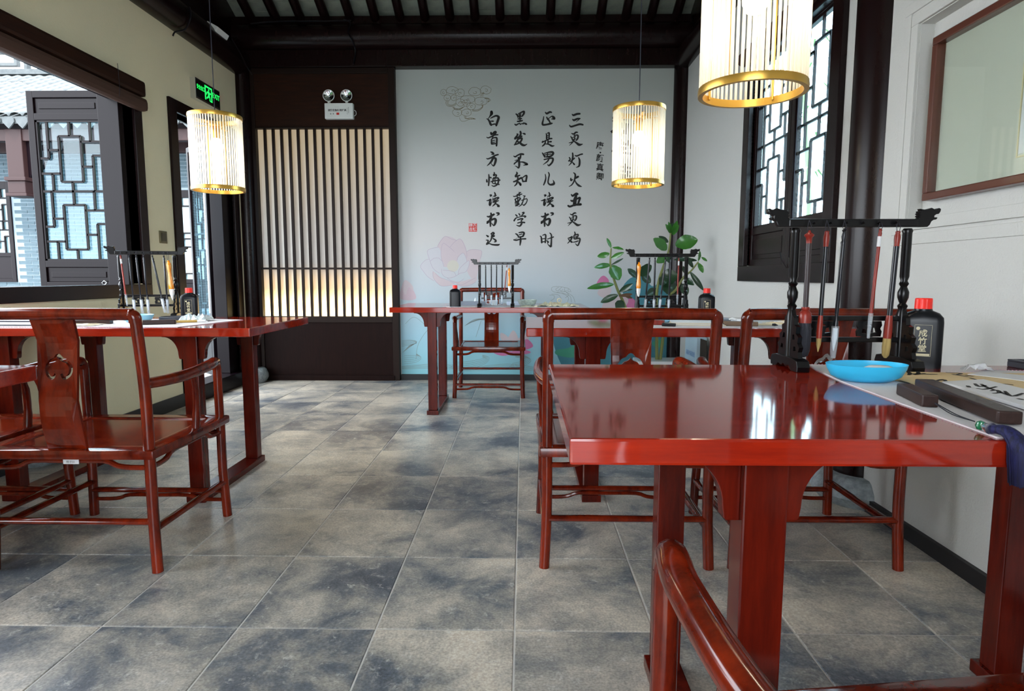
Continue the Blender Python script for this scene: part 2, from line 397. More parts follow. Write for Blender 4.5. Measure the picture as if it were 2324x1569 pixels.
# --- walls
wl = MB()
WY0, WY1, WZ0, WZ1 = 1.35, 4.36, .95, 2.24        # window opening (left wall)
DY0, DY1, DZ1 = 4.90, 5.80, 2.25                  # door opening (left wall)
T = .10
wl.box(WL-T, WL, WF, WY0, 0, 3.0); wl.box(WL-T, WL, WY0, WY1, 0, WZ0); wl.box(WL-T, WL, WY0, WY1, WZ1, 3.0)
wl.box(WL-T, WL, WY1, DY0, 0, 3.0); wl.box(WL-T, WL, DY0, DY1, DZ1, 3.0); wl.box(WL-T, WL, DY1, WB+.1, 0, 3.0)
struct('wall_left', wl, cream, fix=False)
RY0, RY1, RZ0, RZ1 = 3.10, 4.28, 1.08, 2.40       # right window opening
T = .08
wr = MB()
NI = (1.15, 2.52, 1.235, 1.96)                     # recessed picture niche y0,y1,z0,z1
wr.box(WR, WR+T, RY1, WB+.1, 0, 3.0); wr.box(WR, WR+T, RY0, RY1, 0, RZ0); wr.box(WR, WR+T, RY0, RY1, RZ1, 3.0)
wr.box(WR, WR+T, NI[1], RY0, 0, 3.0); wr.box(WR, WR+T, NI[0], NI[1], 0, NI[2]); wr.box(WR, WR+T, NI[0], NI[1], NI[3], 3.0); wr.box(WR, WR+T, WF, NI[0], 0, 3.0)
wr.box(WR+.05, WR+T, NI[0], NI[1], NI[2], NI[3])
struct('wall_right', wr, white, fix=False)
struct('wall_back', MB().box(WL-.2, WR+.2, WB, WB+.2, 0, 3.4), whiteb)
# unseen front wall behind the camera, its doorway sized for the daylight fill
struct('wall_front', MB().box(WL-.14, -1.5, WF-.15, WF, 0, 3.6).box(.4, WR+.2, WF-.15, WF, 0, 3.6).box(-1.5, .4, WF-.15, WF, 2.35, 3.6), white)
struct('baseboard_left', MB().box(WL, WL+.012, WF, DY0-.09, 0, .10).box(WL, WL+.012, DY1+.09, 6.0, 0, .10), black)
struct('baseboard_right', MB().box(WR-.018, WR, WF, 2.70, 0, .058).box(WR-.018, WR, 2.97, 6.0, 0, .058), black)
struct('baseboard_back', MB().box(-1.19, 1.42, WB-.03, WB+.02, 0, .056), black)
# stepped plaster mouldings round the niche
tm = MB()
for i, (e, d) in enumerate(((.045, .012), (.10, .006))):
    y0, y1, z0, z1 = NI[0]-e, NI[1]+e, NI[2]-e, NI[3]+e; k = .042
    tm.box(WR-d, WR+.01, y0, y1, z1-k, z1).box(WR-d, WR+.01, y0, y1, z0, z0+k).box(WR-d, WR+.01, y1-k, y1, z0+k, z1-k).box(WR-d, WR+.01, y0, y0+k, z0+k, z1-k)
struct('trim_1', tm, white, bevel=.003)

# --- roof: sloping brick ceiling on round rafters
SL = .44; YE, ZE, YR = 6.02, 3.37, 1.9; ZR = ZE+(YE-YR)*SL
ce = MB()
def slab(mb, y0, z0, y1, z1, x0, x1, t):
    mb.add([(x0,y0,z0),(x1,y0,z0),(x1,y1,z1),(x0,y1,z1),(x0,y0,z0+t),(x1,y0,z0+t),(x1,y1,z1+t),(x0,y1,z1+t)], [(0,1,2,3),(4,7,6,5),(0,4,5,1),(1,5,6,2),(2,6,7,3),(3,7,4,0)])
slab(ce, YE+.5, ZE-.22+.068, YR, ZR+.068, WL-.5, WR+.5, .12)
slab(ce, YR, ZR+.068, WF-.6, ZE-.1, WL-.5, WR+.5, .12)
ceil = struct('ceiling', ce, mortar)
sa = math.atan(SL)
first = None
for i in range(-13, 9):
    x = .012+.2265*i+.0
    if x < WL-.05 or x > WR+.05: continue
    if first is None:
        mb = MB().tube([(0, 0, 0), (0, -4.05, 4.05*SL)], .042, 12)
        first = obj('rafter', mb, dark, ceil); first.location = (x, YE-.03, ZE-.035)
    else: share(first, ceil, (x, YE-.03, ZE-.035))
fb = None
for r in range(-2, 11):
    for i in range(-13, 9):
        x = .012+.2265*(i+.5); 
        if x < WL-.05 or x > WR+.1: continue
        d = .06+r*.108; loc = (x+random.uniform(-.002, .002), YE-d*math.cos(sa), ZE+.052+d*math.sin(sa)+random.uniform(-.001, .001))
        if fb is None:
            fb = obj('ceiling_brick', MB().box(-.111, .111, -.0525, .0525, -.01, .012), roofbrick, ceil, bevel=.0015)
            fb.location = loc; fb.rotation_euler = (-sa, 0, 0)
        else: share(fb, ceil, loc)
# gable boards above the side beams
for nm, x in (('trim_2', WL-.06), ('trim_3', WR+.02)):
    g = MB(); t = .05
    g.add([(x, WB+.1, 2.95), (x, WF-.1, 2.95), (x, WF-.1, ZE), (x, YR, ZR+.1), (x, WB+.1, ZE+.02), (x+t, WB+.1, 2.95), (x+t, WF-.1, 2.95), (x+t, WF-.1, ZE), (x+t, YR, ZR+.1), (x+t, WB+.1, ZE+.02)],
          [(0,1,2,3,4), (9,8,7,6,5), (0,5,6,1), (1,6,7,2), (2,7,8,3), (3,8,9,4), (4,9,5,0)])
    struct(nm, g, dark)
# beams on the back wall
struct('trim_4', MB().box(-2.66, 1.5, WB-.10, WB+.03, 2.925, 3.075), dark, bevel=.004)
struct('trim_5', MB().tube([(-2.64, WB-.10, 3.185), (1.5, WB-.10, 3.185)], .108, 28), dark)
struct('trim_6', MB().box(-2.66, 1.5, WB-.13, WB-.05, 3.285, 3.355).box(-2.66, 1.5, WB-.03, WB+.02, 3.05, 3.42), dark)
# round beams along the side walls and the columns under them
bl = MB().tube([(WL+.02, 6.16, 2.965), (WL+.02, WF, 2.965)], .115, 24); struct('trim_7', bl, dark)
br = MB().tube([(WR-.02, 6.16, 3.00), (WR-.02, WF, 3.00)], .10, 24); struct('trim_8', br, dark)
def column(name, x, y, r, h, rb=None):
    o = struct(name, MB().tube([(x, y, 0 if rb is None else .13), (x, y, h)], r, 28), dark)
    return o
column('trim_9', WL+.02, 6.06, .095, 2.9); column('trim_10', 1.49, 6.10, .098, 2.95)
column('trim_11', 1.545, 2.83, .122, 2.98, 1)
def plinth(x, y, r, h, label):
    o = obj('column_plinth', MB().lathe([(r*.86, 0), (r*.9, .01), (r*1.02, h*.35), (r, h*.6), (r*.88, h*.92), (r*.80, h)], (x, y, 0), 28), stoneb)
    return tag(o, label, 'plinth')
plinth(-2.60, 5.93, .15, .135, 'grey stone drum at the foot of the corner post left of the slatted screen')
plinth(1.56, 2.83, .215, .13, 'pale carved stone plinth under the thick column beside the right window')
plinth(-2.68, 3.35, .20, .14, 'rounded stone base by the left wall under the left writing table')

# --- left window
def frame_mb(y0, y1, z0, z1, w, x0, x1, bottom=None):
    b = bottom or w
    return MB().box(x0, x1, y0, y1, z1-w, z1).box(x0, x1, y0, y1, z0, z0+b).box(x0, x1, y0, y0+w, z0+b, z1-w).box(x0, x1, y1-w, y1, z0+b, z1-w)
w1 = struct('window_1', frame_mb(WY0-.08, WY1+.085, WZ0-.08, WZ1+.02, .085, WL-.10, WL+.02), dark, bevel=.004)
def lattice_mb(W, H, bw=.015, d=.012):   # two tall nested rectangles with stepped links
    m = MB()
    def hb(x0, x1, z): m.box(x0*W, x1*W, -d/2, d/2, z*H-bw/2, z*H+bw/2)
    def vb(x, z0, z1): m.box(x*W-bw/2, x*W+bw/2, -d/2, d/2, z0*H, z1*H)
    for s in (0, 1):
        o = .5*s
        vb(.32, o+.07, o+.40); vb(.68, o+.07, o+.40); hb(.32, .68, o+.07); hb(.32, .68, o+.40)
        vb(.5, o, o+.07); vb(.5, o+.40, o+.5)
        vb(.14, o+.24, o+.5); vb(.86, o+.0, o+.26); hb(0, .14, o+.24); hb(.86, 1, o+.26)
        hb(.14, .32, o+.30); hb(.68, .86, o+.18); hb(0, .32, o+.13); hb(.68, 1, o+.36); vb(.18, o, o+.13) ; vb(.84, o+.36, o+.5)
    hb(0, 1, .5)
    return m
def casement(parent, W, H, hp_top, hp_bot, mt, name='casement', loc=(0,0,0), rz=0, glassm=None, top=True):
    s = .045; f = MB().box(0, s, -.02, .02, 0, H).box(W-s, W, -.02, .02, 0, H).box(s, W-s, -.02, .02, 0, s).box(s, W-s, -.02, .02, H-s, H)
    zb = s+hp_bot
    f.box(s, W-s, -.02, .02, zb, zb+s)
    zt = H-s
    if hp_top: zt = H-s-hp_top; f.box(s, W-s, -.02, .02, zt-s, zt)
    c = obj(name, f, mt, parent, bevel=.003); c.location = loc; c.rotation_euler = (0, 0, rz)
    def raised(z0, z1): return MB().box(s, W-s, -.006, .006, z0, z1).box(s+.03, W-s-.03, -.012, .012, z0+.03, z1-.03)
    obj('panel', raised(s, zb), mt, c, bevel=.003)
    if hp_top: obj('panel', raised(zt, H-s), mt, c, bevel=.003)
    g0, g1 = zb+s, (zt-s if hp_top else H-s)
    la = lattice_mb(W-2*s-.024, g1-g0-.024); la.v = [(x+s+.012, y-.004, z+g0+.012) for x, y, z in la.v]
    la.box(s, s+.012, -.014, .012, g0, g1).box(W-s-.012, W-s, -.014, .012, g0, g1).box(s, W-s, -.014, .012, g0, g0+.012).box(s, W-s, -.014, .012, g1-.012, g1)
    obj('lattice', la, mt, c)
    obj('pane', MB().box(s, W-s, .006, .009, g0, g1), glassm or glass, c)
    return c
A = at(68, 205, Y=4.30); B = at(118, 655, Y=4.30)
casement(w1, .53, A.z-B.z-.005, .10, .10, purplewood, loc=(-3.315, 4.31, B.z), rz=0)
for y in (4.245,):
    obj('jamb', MB().box(WL-.16, WL-.02, y, y+.05, WZ0, WZ1), purplewood, w1, bevel=.003)
obj('latch', MB().tube([(0,0,0), (-.02, .0, .015), (-.035, 0, 0), (-.02, 0, -.015), (-.004, 0, -.004)], .003, 6), silver, w1).location = (-2.85, 4.285, .965)
# rolled-up blind over the left window
t = thing('roller_blind', 'long dark brown roller blind drawn up over the left window', 'blind', (WL+.03, 0, 0))
val = MB(); 
val.box(-.03, .045, .9, 4.42, 2.222, 2.325); obj('blind_cover', val, wpanel, t, bevel=.02)
rl = MB().box(-.025, .046, .9, 4.44, 2.13, 2.217); obj('fabric_roll', rl, fabric, t, bevel=.028)
obj('cord', MB().tube([(.088, 4.05, 2.33), (.093, 4.05, 2.2), (.088, 4.05, 2.13)], .0015, 5), thread, t)
# --- left door
d1 = struct('door_1', MB().box(WL-.12, WL+.02, DY0-.10, DY0, .0, DZ1+.09).box(WL-.12, WL+.02, DY1, DY1+.10, 0, DZ1+.09).box(WL-.12, WL+.02, DY0, DY1, DZ1, DZ1+.09), dark, bevel=.004)
obj('threshold', MB().box(WL-.14, WL+.05, DY0-.02, DY1+.02, 0, .13), purplewood, d1, bevel=.006)
obj('inner_jamb', MB().box(WL-.13, WL-.02, DY1-.16, DY1, .13, DZ1), purplewood, d1, bevel=.004)
c = casement(d1, .50, 2.1, 0, .45, purplewood, name='door_leaf', loc=(-2.80, 5.66, .10), rz=PI-math.radians(46))
obj('ring_pull', MB().lathe([(.014, -.003), (.02, -.003), (.02, .003), (.014, .003), (.014, -.003)], (0,0,0), 16, 'y', cap=False), silver, c).location = (.47, .03, .72)
# --- right window
w2 = struct('window_2', frame_mb(RY0-.02, RY1+.10, RZ0-.10, RZ1+.05, .10, WR-.03, WR+.07), dark, bevel=.004)
Wd = (RY1-RY0)/2-.003
for k in range(2):
    casement(w2, Wd, RZ1-RZ0-.01, 0, .16, dark, name='window_leaf', loc=(WR+.03, RY0+.01+k*(Wd+.004), RZ0-.003), rz=PI/2)
obj('hook', MB().tube([(0, 0, 0), (-.01, .05, .05), (-.005, .085, .09)], .003, 6), dark, w2).location = (WR-.035, 3.56, RZ0-.02)
t = thing('roller_blind', 'brown fabric blind rolled up above the right lattice window', 'blind', (WR-.05, 0, 0))
obj('fabric_roll', MB().tube([(0, 3.06, 2.43), (0, 4.36, 2.43)], .045, 14), fabric, t)
obj('cord', MB().tube([(-.01, 3.44, 2.40), (-.012, 3.45, 1.6), (-.01, 3.45, .86)], .0022, 5), thread, t)
# ================================================================ back wall: slatted light screen
SX0, SX1 = -2.555, -1.195
sc = thing('slatted_light_screen', 'tall dark wood screen with backlit paper behind upright slats on the back wall', 'screen', ((SX0+SX1)/2, WB-.05, 0))
def S(mb): mb.v = [(x-(SX0+SX1)/2, y-(WB-.05), z) for x, y, z in mb.v]; return mb
y0, y1 = WB-.07, WB-.001
obj('frame', S(MB().box(SX0, SX0+.045, y0, y1, 0, 2.925).box(SX1-.062, SX1, y0, y1, 0, 2.925).box(SX0+.045, SX1-.062, y0, y1, 2.875, 2.925).box(SX0+.045, SX1-.062, y0, y1, .565, .625).box(SX0+.045, SX1-.062, y0, y1, 2.385, 2.40)), slatm, sc, bevel=.003)
obj('upper_panel', S(MB().box(SX0+.045, SX1-.062, WB-.055, WB, 2.40, 2.875)), wpanel, sc)
obj('lower_panel', S(MB().box(SX0+.045, SX1-.062, WB-.055, WB, .05, .565)), wlow, sc)
obj('kickboard', S(MB().box(SX0+.04, SX1-.05, WB-.078, WB, 0, .05)), wlow, sc, bevel=.002)
obj('backlit_paper', S(MB().box(SX0+.045, SX1-.062, WB-.012, WB-.002, .625, 2.385)), paper_glow(), sc)
obj('middle_rail', S(MB().box(SX0+.045, SX1-.062, WB-.052, WB-.026, 1.075, 1.093)), slatm, sc)
P_ = (SX1-.062-SX0-.045)/16; sl = None
for i in range(1, 16):
    loc = (SX0+.045+P_*i-(SX0+SX1)/2, 0, 0)
    if sl is None: sl = obj('slat', MB().box(-.0115, .0115, .0, .026, .625, 2.385), slatm, sc, bevel=.001); sl.location = loc
    else: share(sl, sc, loc)

# ================================================================ mural
MY = WB-.005
mu = thing('calligraphy_mural', 'pale wall mural with black poem characters, lotus flowers and line drawn clouds', 'mural', (0, MY, 0))
def Mo(name, mb, m): mb.v = [(x, y-MY, z) for x, y, z in mb.v]; return obj(name, mb, m, mu, fix=False)
Mo('mural_sheet', MB().box(-1.19, 1.41, MY, WB-.001, .056, 2.925), mural_mat())
def P2(x, y): p = at(x, y, Y=MY); return (p.x, p.z)
PXM = MY/F
CR = {'A': (1090, 240, 9.233), 'B': (1090, 380, 8.258), 'C': (1215, 240, 9.233), 'D': (1215, 380, 8.258)}
CH = [
('A','235,130,50 235,170,55 205,220,25 165,275,12|135,275,14 165,290,25 195,335,38 215,385,42 230,410,30|215,265,14 280,230,28 340,212,34 385,240,45 375,290,45 355,350,42 335,415,36|225,325,20 270,325,28|225,405,24 300,385,24 330,395,20'),
('A','225,570,36 235,605,28 300,550,34 325,560,40 285,610,30 240,645,20|135,660,14 165,675,22 230,650,26 300,615,28 370,610,22|270,640,20 250,690,24 225,720,16|240,700,20 235,760,30 240,800,34|240,695,16 300,670,24 345,680,34 345,760,36 340,840,32|250,740,16 300,725,18|250,775,16 300,765,18|240,805,26 320,795,24'),
('A','220,970,20 255,985,36 280,1015,30 235,1020,14|130,1105,14 160,1115,24 230,1090,28 310,1045,30 375,1025,26|300,1060,24 260,1120,40 220,1185,36 145,1260,12|240,1120,20 310,1100,34 325,1130,44 310,1200,40 280,1260,28 240,1230,14 225,1195,12'),
('A','750,175,24 780,200,34 790,240,28|800,170,20 870,135,26 915,125,36 910,170,36 880,215,28|820,180,26 830,250,30 835,330,24|850,165,18 845,210,14|790,235,20 880,220,22|790,280,22 865,268,24|780,330,26 830,325,30 880,312,26|725,390,22 750,405,30 790,385,22 825,370,20 840,395,18 870,375,16 900,380,26 905,360,16 950,380,34 970,390,26'),
('A','770,595,24 785,610,30 725,690,34 750,690,20|840,545,34 850,590,36 820,650,34 775,730,32 715,825,16|740,690,24 800,660,30 870,640,28|800,700,24 870,680,34 855,740,34 800,790,30 715,820,22|760,750,18 820,770,34 880,820,44 930,830,34 980,805,12|890,580,16 925,590,34 940,600,24'),
('A','700,1055,16 735,1070,30 790,1035,26 850,1015,34 905,1020,32|850,1040,24 830,1100,40 770,1170,30 710,1210,16|725,1150,12 780,1140,16 712,1222,26|800,1090,30 815,1180,42 815,1260,38 800,1305,26 760,1275,18 730,1265,10|840,1180,18 900,1185,28 960,1215,40 980,1230,36 905,1250,10'),
('B','160,135,18 165,220,30 155,340,24|120,230,20 125,270,30|180,185,18 200,195,26|260,95,18 265,120,24 250,150,30 300,140,22 290,180,24 230,215,14|250,190,16 235,260,26 225,290,14|200,270,18 280,250,22 365,240,26|240,215,14 330,200,26 340,260,28 320,320,26 260,355,22 215,340,12|235,300,16 350,320,26|275,225,18 280,290,20'),
('B','680,90,18 690,115,30 660,165,30 675,180,20|670,170,24 740,150,22|625,270,24 670,255,28 760,200,30|705,170,22 700,240,30 680,310,28 640,350,14|700,260,18 745,310,40 755,330,34|775,190,20 800,265,28|785,200,16 840,160,22 870,165,32 855,260,30|800,265,24 865,262,22'),
('B','180,520,18 205,525,34 185,548,12|120,625,12 155,620,22 195,600,24 180,650,34 180,710,34 215,650,12 240,565,8|265,470,16 280,500,26 275,550,20|240,545,14 300,525,18|235,600,18 300,575,24 345,570,28 310,610,18|265,600,18 250,640,24|290,600,14 275,640,20|235,660,16 290,645,22 340,625,18|300,620,18 280,680,28 230,730,12|290,680,16 330,710,32 350,730,32 320,735,14'),
('B','130,920,20 170,925,30 250,885,34 265,880,20|200,860,26 205,900,36 190,980,40 130,1045,30|130,1020,24 200,990,30 270,965,36 290,1000,44 275,1060,38 250,1090,24 215,1050,12|185,960,28 190,1040,34 190,1105,24|305,855,20 340,860,34 345,880,30 310,905,10'),
('B','115,1275,16 145,1295,32|110,1365,14 145,1370,24 140,1400,22 120,1440,28|200,1250,20 235,1225,28 255,1240,34 235,1265,20 215,1280,20|205,1290,16 265,1285,28 215,1310,20|215,1260,18 210,1330,26 185,1385,20 130,1440,16|235,1330,18 285,1365,32 290,1390,28 260,1400,14|125,1440,24 170,1430,18 230,1450,26 330,1455,32 360,1440,14'),
('B','620,540,14 650,545,18 780,500,18|690,510,18 690,560,16|730,470,18 740,540,16|700,510,16 760,470,16|650,600,20 720,570,20 750,590,26 700,640,26 660,640,22|655,600,22 665,640,22|705,560,18 695,720,20|650,665,16 720,650,20|655,690,16 720,675,20|665,720,26 730,690,22|800,530,10 840,540,20|775,620,16 870,590,18 870,650,18 820,710,22 790,690,10|830,535,16 810,610,20 770,700,20 720,735,10'),
('B','665,890,22 690,915,24|725,870,22 745,900,20|790,850,20 820,850,26 790,890,20 765,915,16|635,1000,28 665,955,22 720,935,16 800,915,20 850,920,28 830,940,16|700,985,20 760,965,24 800,965,20 770,995,20|700,1045,18 760,1030,22 830,1035,26|765,995,18 775,1050,32 740,1100,28 680,1085,12'),
('B','660,1245,16 690,1260,26 720,1305,24|725,1225,18 790,1215,26 820,1235,34 800,1290,30|730,1265,16 780,1250,18|720,1310,24 800,1295,24|630,1360,22 680,1365,26 760,1345,22 850,1340,26|700,1320,6 640,1355,6|755,1310,24 755,1380,34 745,1460,18'),
('C','210,140,20 240,165,36 300,135,36 335,140,30|175,230,16 165,300,26 150,360,34 160,400,36 240,395,32 320,375,36 355,370,20|235,240,20 260,280,34 285,310,30 310,360,24|275,270,14 340,225,20 375,240,44 400,275,36 335,280,12'),
('C','225,585,18 235,620,26 235,690,30|250,580,16 285,570,30 290,620,26 285,690,22|240,630,16 280,620,16|240,665,16 285,655,16|160,735,10 140,770,22 200,740,22 290,695,28 345,690,26|265,720,24 265,800,28|275,760,20 330,755,30|215,750,22 190,810,30 145,850,18|200,800,14 280,810,26 345,845,34 395,840,14'),
('C','145,990,18 175,1030,34 200,1075,30|190,1000,18 290,975,28 360,975,38 370,1010,42 320,1060,36 230,1075,26|255,990,22 250,1070,24|205,1030,18 320,1015,20|185,1130,24 250,1115,24 340,1100,30 370,1120,36 350,1190,34 285,1255,30 255,1230,12|290,1095,20 260,1160,28 165,1235,10'),
('C','770,180,16 800,200,36 870,175,38 930,170,34|780,285,18 810,305,36 880,275,34 935,270,24|935,270,20 890,310,14 850,345,5|715,410,18 750,440,34 840,415,34 930,390,36 995,400,30'),
('C','760,580,16 800,595,28 850,560,32 885,560,20|740,645,16 765,680,26 780,725,24|800,635,12 870,615,26 895,640,32 880,700,30 850,730,20|780,670,14 840,650,16|790,710,14 850,695,16|815,590,20 825,660,20 800,740,28 715,835,8|705,780,12 760,765,18 800,750,16|790,730,14 860,780,34 920,820,44 990,805,12'),
('C','710,1085,20 730,1125,26 700,1160,26|780,995,26 785,1060,32 775,1130,32 750,1200,24 700,1255,10|820,1100,24 790,1130,20 730,1170,20|775,1185,16 815,1230,32|835,1045,20 870,1055,28 940,1025,26 985,1015,26|905,1090,20 925,1140,34 925,1220,36 910,1270,30 855,1295,10'),
('D','185,130,14 195,200,22 180,270,28 155,330,20|245,95,18 260,140,24 245,220,24 240,290,26 280,325,30 345,310,40 345,270,24 328,235,6'),
('D','665,205,20 670,245,30 700,225,12|800,175,34 760,200,28 735,220,12|715,100,14 745,130,28 745,190,30 720,270,24 680,330,20 630,360,10|740,240,14 770,300,26 820,345,34 870,362,10'),
('D','90,1290,16 110,1310,24 120,1410,30|135,1275,12 180,1260,24 195,1290,28 185,1410,26|125,1340,14 185,1335,18|125,1400,20 185,1390,18|225,1345,14 270,1330,18 340,1305,20|270,1230,16 300,1270,24 300,1370,26 295,1450,30 285,1485,30 230,1440,10|215,1375,18 240,1400,28 225,1425,14'),
('D','675,510,20 700,535,34 760,495,36 790,500,36|770,520,30 745,600,60 735,700,56|665,620,22 700,630,34 800,580,30 835,575,36 815,640,34 795,700,28|615,720,30 650,735,34 740,705,34 850,695,40'),
('D','610,1330,14 650,1320,24 690,1300,24 665,1360,26 605,1425,12|620,1350,18 680,1400,32|735,1210,16 745,1250,24 720,1290,20|740,1270,18 800,1260,26 785,1310,20 740,1310,14|725,1280,20 730,1340,24 820,1330,26 835,1360,28 815,1430,26 790,1465,24 750,1430,10|755,1290,14 780,1300,14|700,1405,12 760,1395,20 800,1380,18'),
]
def chr_add(crop, s, fx=lambda x, y: (x, y), k=1):
    ox, oy, sc_ = CR[crop]; mb = MB()
    for j, st in enumerate(s.split('|')):
        pts = []
        for q in st.split():
            x, y, wd = map(float, q.split(',')); x, y = fx(x, y); X, Z = P2(ox+x/sc_, oy+y/sc_); pts.append((X, Z, wd*k*1.12/sc_*PXM))
        ribbon(mb, pts, .0012+j*.00005, MY)
    Mo('painted_character', mb, ink)
for crop, s in CH: chr_add(crop, s)
chr_add('D', CH[8][1], lambda x, y: (x-13, y)); chr_add('D', CH[9][1], lambda x, y: (x-17, y))
chr_add('D', CH[18][1], lambda x, y: (605+(x-705)*.872, 840+(y-540)*.87), .87)
def mtext(s, px, py, size_px, m, name='painted_character', sh=.0, off=.0015, bold=.0):
    mb = text_mesh(s, size_px*PXM, bold*PXM); X, Z = P2(px, py)
    mb.v = [(X+x+sh*y, MY-off, Z+y-.15*x*(sh > 0)+.15*y*0) for x, y, z in mb.v]; Mo(name, mb, m)
for s, py, k in (('唐', 332, 17), ('颜', 360, 17), ('真', 381, 17), ('卿', 402, 17)): mtext(s, 1361.5, py, k, ink, sh=.08, bold=.3)
mb = MB(); x, z = P2(1362.5, 346.5); mb.lathe([(.008, -.0005), (.008, .0005)], (x, MY-.001, z), 10, 'y'); Mo('painted_character', mb, ink)
for s, py in (('劝', 290), ('学', 343), ('诗', 397)): mtext(s, 1410, py, 46, ink, sh=.08, bold=.8)
# red seal
sx0, sz0 = P2(1064, 526); sx1, sz1 = P2(1082.5, 507)
seal = MB().box(sx0, sx1, MY-.0012, MY, sz0, sz1); Mo('seal', seal, redprint)
for s, px, py in (('栟', 1068.8, 511.8), ('茶', 1077.6, 511.8), ('古', 1068.8, 521.2), ('镇', 1077.6, 521.2)): mtext(s, px, py, 8.6, paperw, 'seal_character', off=.002, bold=.15)
def lines(name, m, polys, ox, oy, s, wd=.0035, off=.0011):
    mb = MB()
    for P in polys:
        pts = [(*P2(ox+x/s, oy+y/s), wd) for x, y in P]; ribbon(mb, pts, off, MY)
    Mo(name, mb, m)
def blob(name, m, P, ox, oy, s, off=.0006):
    sp_ = spline([(*P2(ox+x/s, oy+y/s), 0) for x, y in P], 4, True)
    mb = MB(); mb.add([(p.x, MY-off, p.y) for p in sp_], [tuple(range(len(sp_)))]); Mo(name, mb, m)
LX = (900, 500, 8.718)
petals = [[(960,320),(1190,400),(1140,620),(900,700),(810,520)],[(1260,370),(1370,540),(1385,760),(1190,800),(1060,530)],[(610,610),(830,535),(900,800),(660,810)],
          [(1540,578),(1685,615),(1650,800),(1560,1180),(1390,1000),(1390,630)],[(475,910),(640,770),(730,1000),(740,1200),(600,1090)],[(720,1010),(900,1150),(1140,1250),(960,1305),(830,1270),(740,1160)],
          [(1000,1150),(1220,1220),(1560,1140),(1570,1210),(1400,1300),(1280,1305),(1180,1250)],[(920,460),(1140,620),(1200,850),(940,920),(880,650)],[(670,810),(790,750),(900,800),(940,920),(850,1050),(700,910)],
          [(890,970),(1050,1000),(1175,1100),(1050,1140),(920,1080)],[(1430,800),(1420,960),(1350,1030),(1220,1080),(1260,930)],[(1320,650),(1390,820),(1260,930),(1200,780)]]
for i, p in enumerate(petals): blob('lotus_petal', mat_pp[0 if i in (0, 1, 3, 5, 6, 7) else 1], p, *LX, off=.0005+i*.00005)
cx_, cz_ = P2(1028, 604); mb = MB(); mb.lathe([(.056, -.0002), (.056, .0002)], (cx_, MY-.00105, cz_), 20, 'y'); Mo('lotus_centre', mb, mat_pp[3])
lines('lotus_outline', linep, [[(810,520),(870,420),(960,320),(1080,370),(1190,400)],[(1060,530),(1150,430),(1260,370),(1340,500),(1385,640),(1390,740)],[(940,920),(890,760),(880,620),(920,460),(1040,530),(1140,620)],
   [(830,535),(700,560),(610,610),(640,740),(700,910),(760,990),(850,1050)],[(670,810),(740,755),(830,750),(890,800)],[(640,770),(560,800),(475,910),(530,1010),(620,1120),(740,1200)],[(725,1015),(720,1100),(760,1190),(860,1290),(960,1305),(1080,1290)],
   [(770,1055),(850,1130),(1000,1180),(1140,1250)],[(890,970),(900,1060),(970,1130),(1080,1140),(1180,1100),(1260,1050),(1370,1020),(1430,900),(1430,800),(1300,900),(1240,980),(1220,1080)],[(1175,1100),(1130,1020),(1000,995),(920,990)],
   [(1000,1140),(1100,1210),(1230,1225),(1330,1160)],[(1190,1255),(1300,1275),(1450,1200),(1560,1140)],[(1190,1270),(1300,1305),(1450,1290),(1570,1220)],[(1200,790),(1220,720),(1320,650),(1380,760),(1390,820)],[(1385,630),(1450,590),(1560,580),(1685,615),(1660,760)]], *LX, wd=.0032, off=.0013)
blob('bud_petal', mat_pp[6], [(80,1560),(90,1350),(160,1190),(240,1260),(320,1360),(380,1560)], *LX); blob('bud_petal', mat_pp[0], [(110,1340),(170,1180),(310,1290),(330,1400),(240,1330),(180,1480)], *LX, off=.0009)
# lower-right lotus leaves and flowers (behind the plant and the middle table)
G = (0, 0, 1)
blob('lotus_leaf', mat_pp[4], [(1412,660),(1430,632),(1460,628),(1480,650),(1500,640),(1512,652),(1512,700),(1440,690)], *G, off=.0007)
blob('lotus_leaf', mat_pp[4], [(1255,735),(1290,715),(1340,722),(1420,730),(1512,715),(1514,846),(1430,848),(1300,846),(1262,800)], *G, off=.0006)
blob('lotus_leaf', mat_pp[5], [(1262,795),(1290,790),(1320,776),(1330,800),(1300,812),(1264,806)], *G, off=.0009)
blob('lotus_leaf', mat_pp[5], [(1480,778),(1500,770),(1508,782),(1490,790)], *G, off=.0009)
for cx2, cy2, kk, mm in ((1368,640,14,2),(1372,660,16,0),(1388,690,22,0),(1410,684,16,6),(1430,690,14,2)):
    blob('lotus_petal', mat_pp[mm], [(cx2-kk,cy2+kk*.4),(cx2-kk*.5,cy2-kk*.6),(cx2+kk*.2,cy2-kk),(cx2+kk,cy2-kk*.2),(cx2+kk*.6,cy2+kk*.7),(cx2-kk*.2,cy2+kk)], *G, off=.001+kk*.00001)
for i, pl in enumerate(([(1138,772),(1136,756),(1150,762),(1158,778)],[(1150,778),(1164,750),(1176,768),(1170,782)],[(1172,775),(1190,758),(1204,752),(1195,778)],[(1180,782),(1196,770),(1210,786),(1190,794)],[(1120,800),(1150,796),(1165,802),(1140,808)],[(1160,800),(1180,792),(1205,800),(1180,806)])):
    blob('lotus_petal', mat_pp[0 if i < 3 else 2], pl, *G, off=.0008+i*.00004)
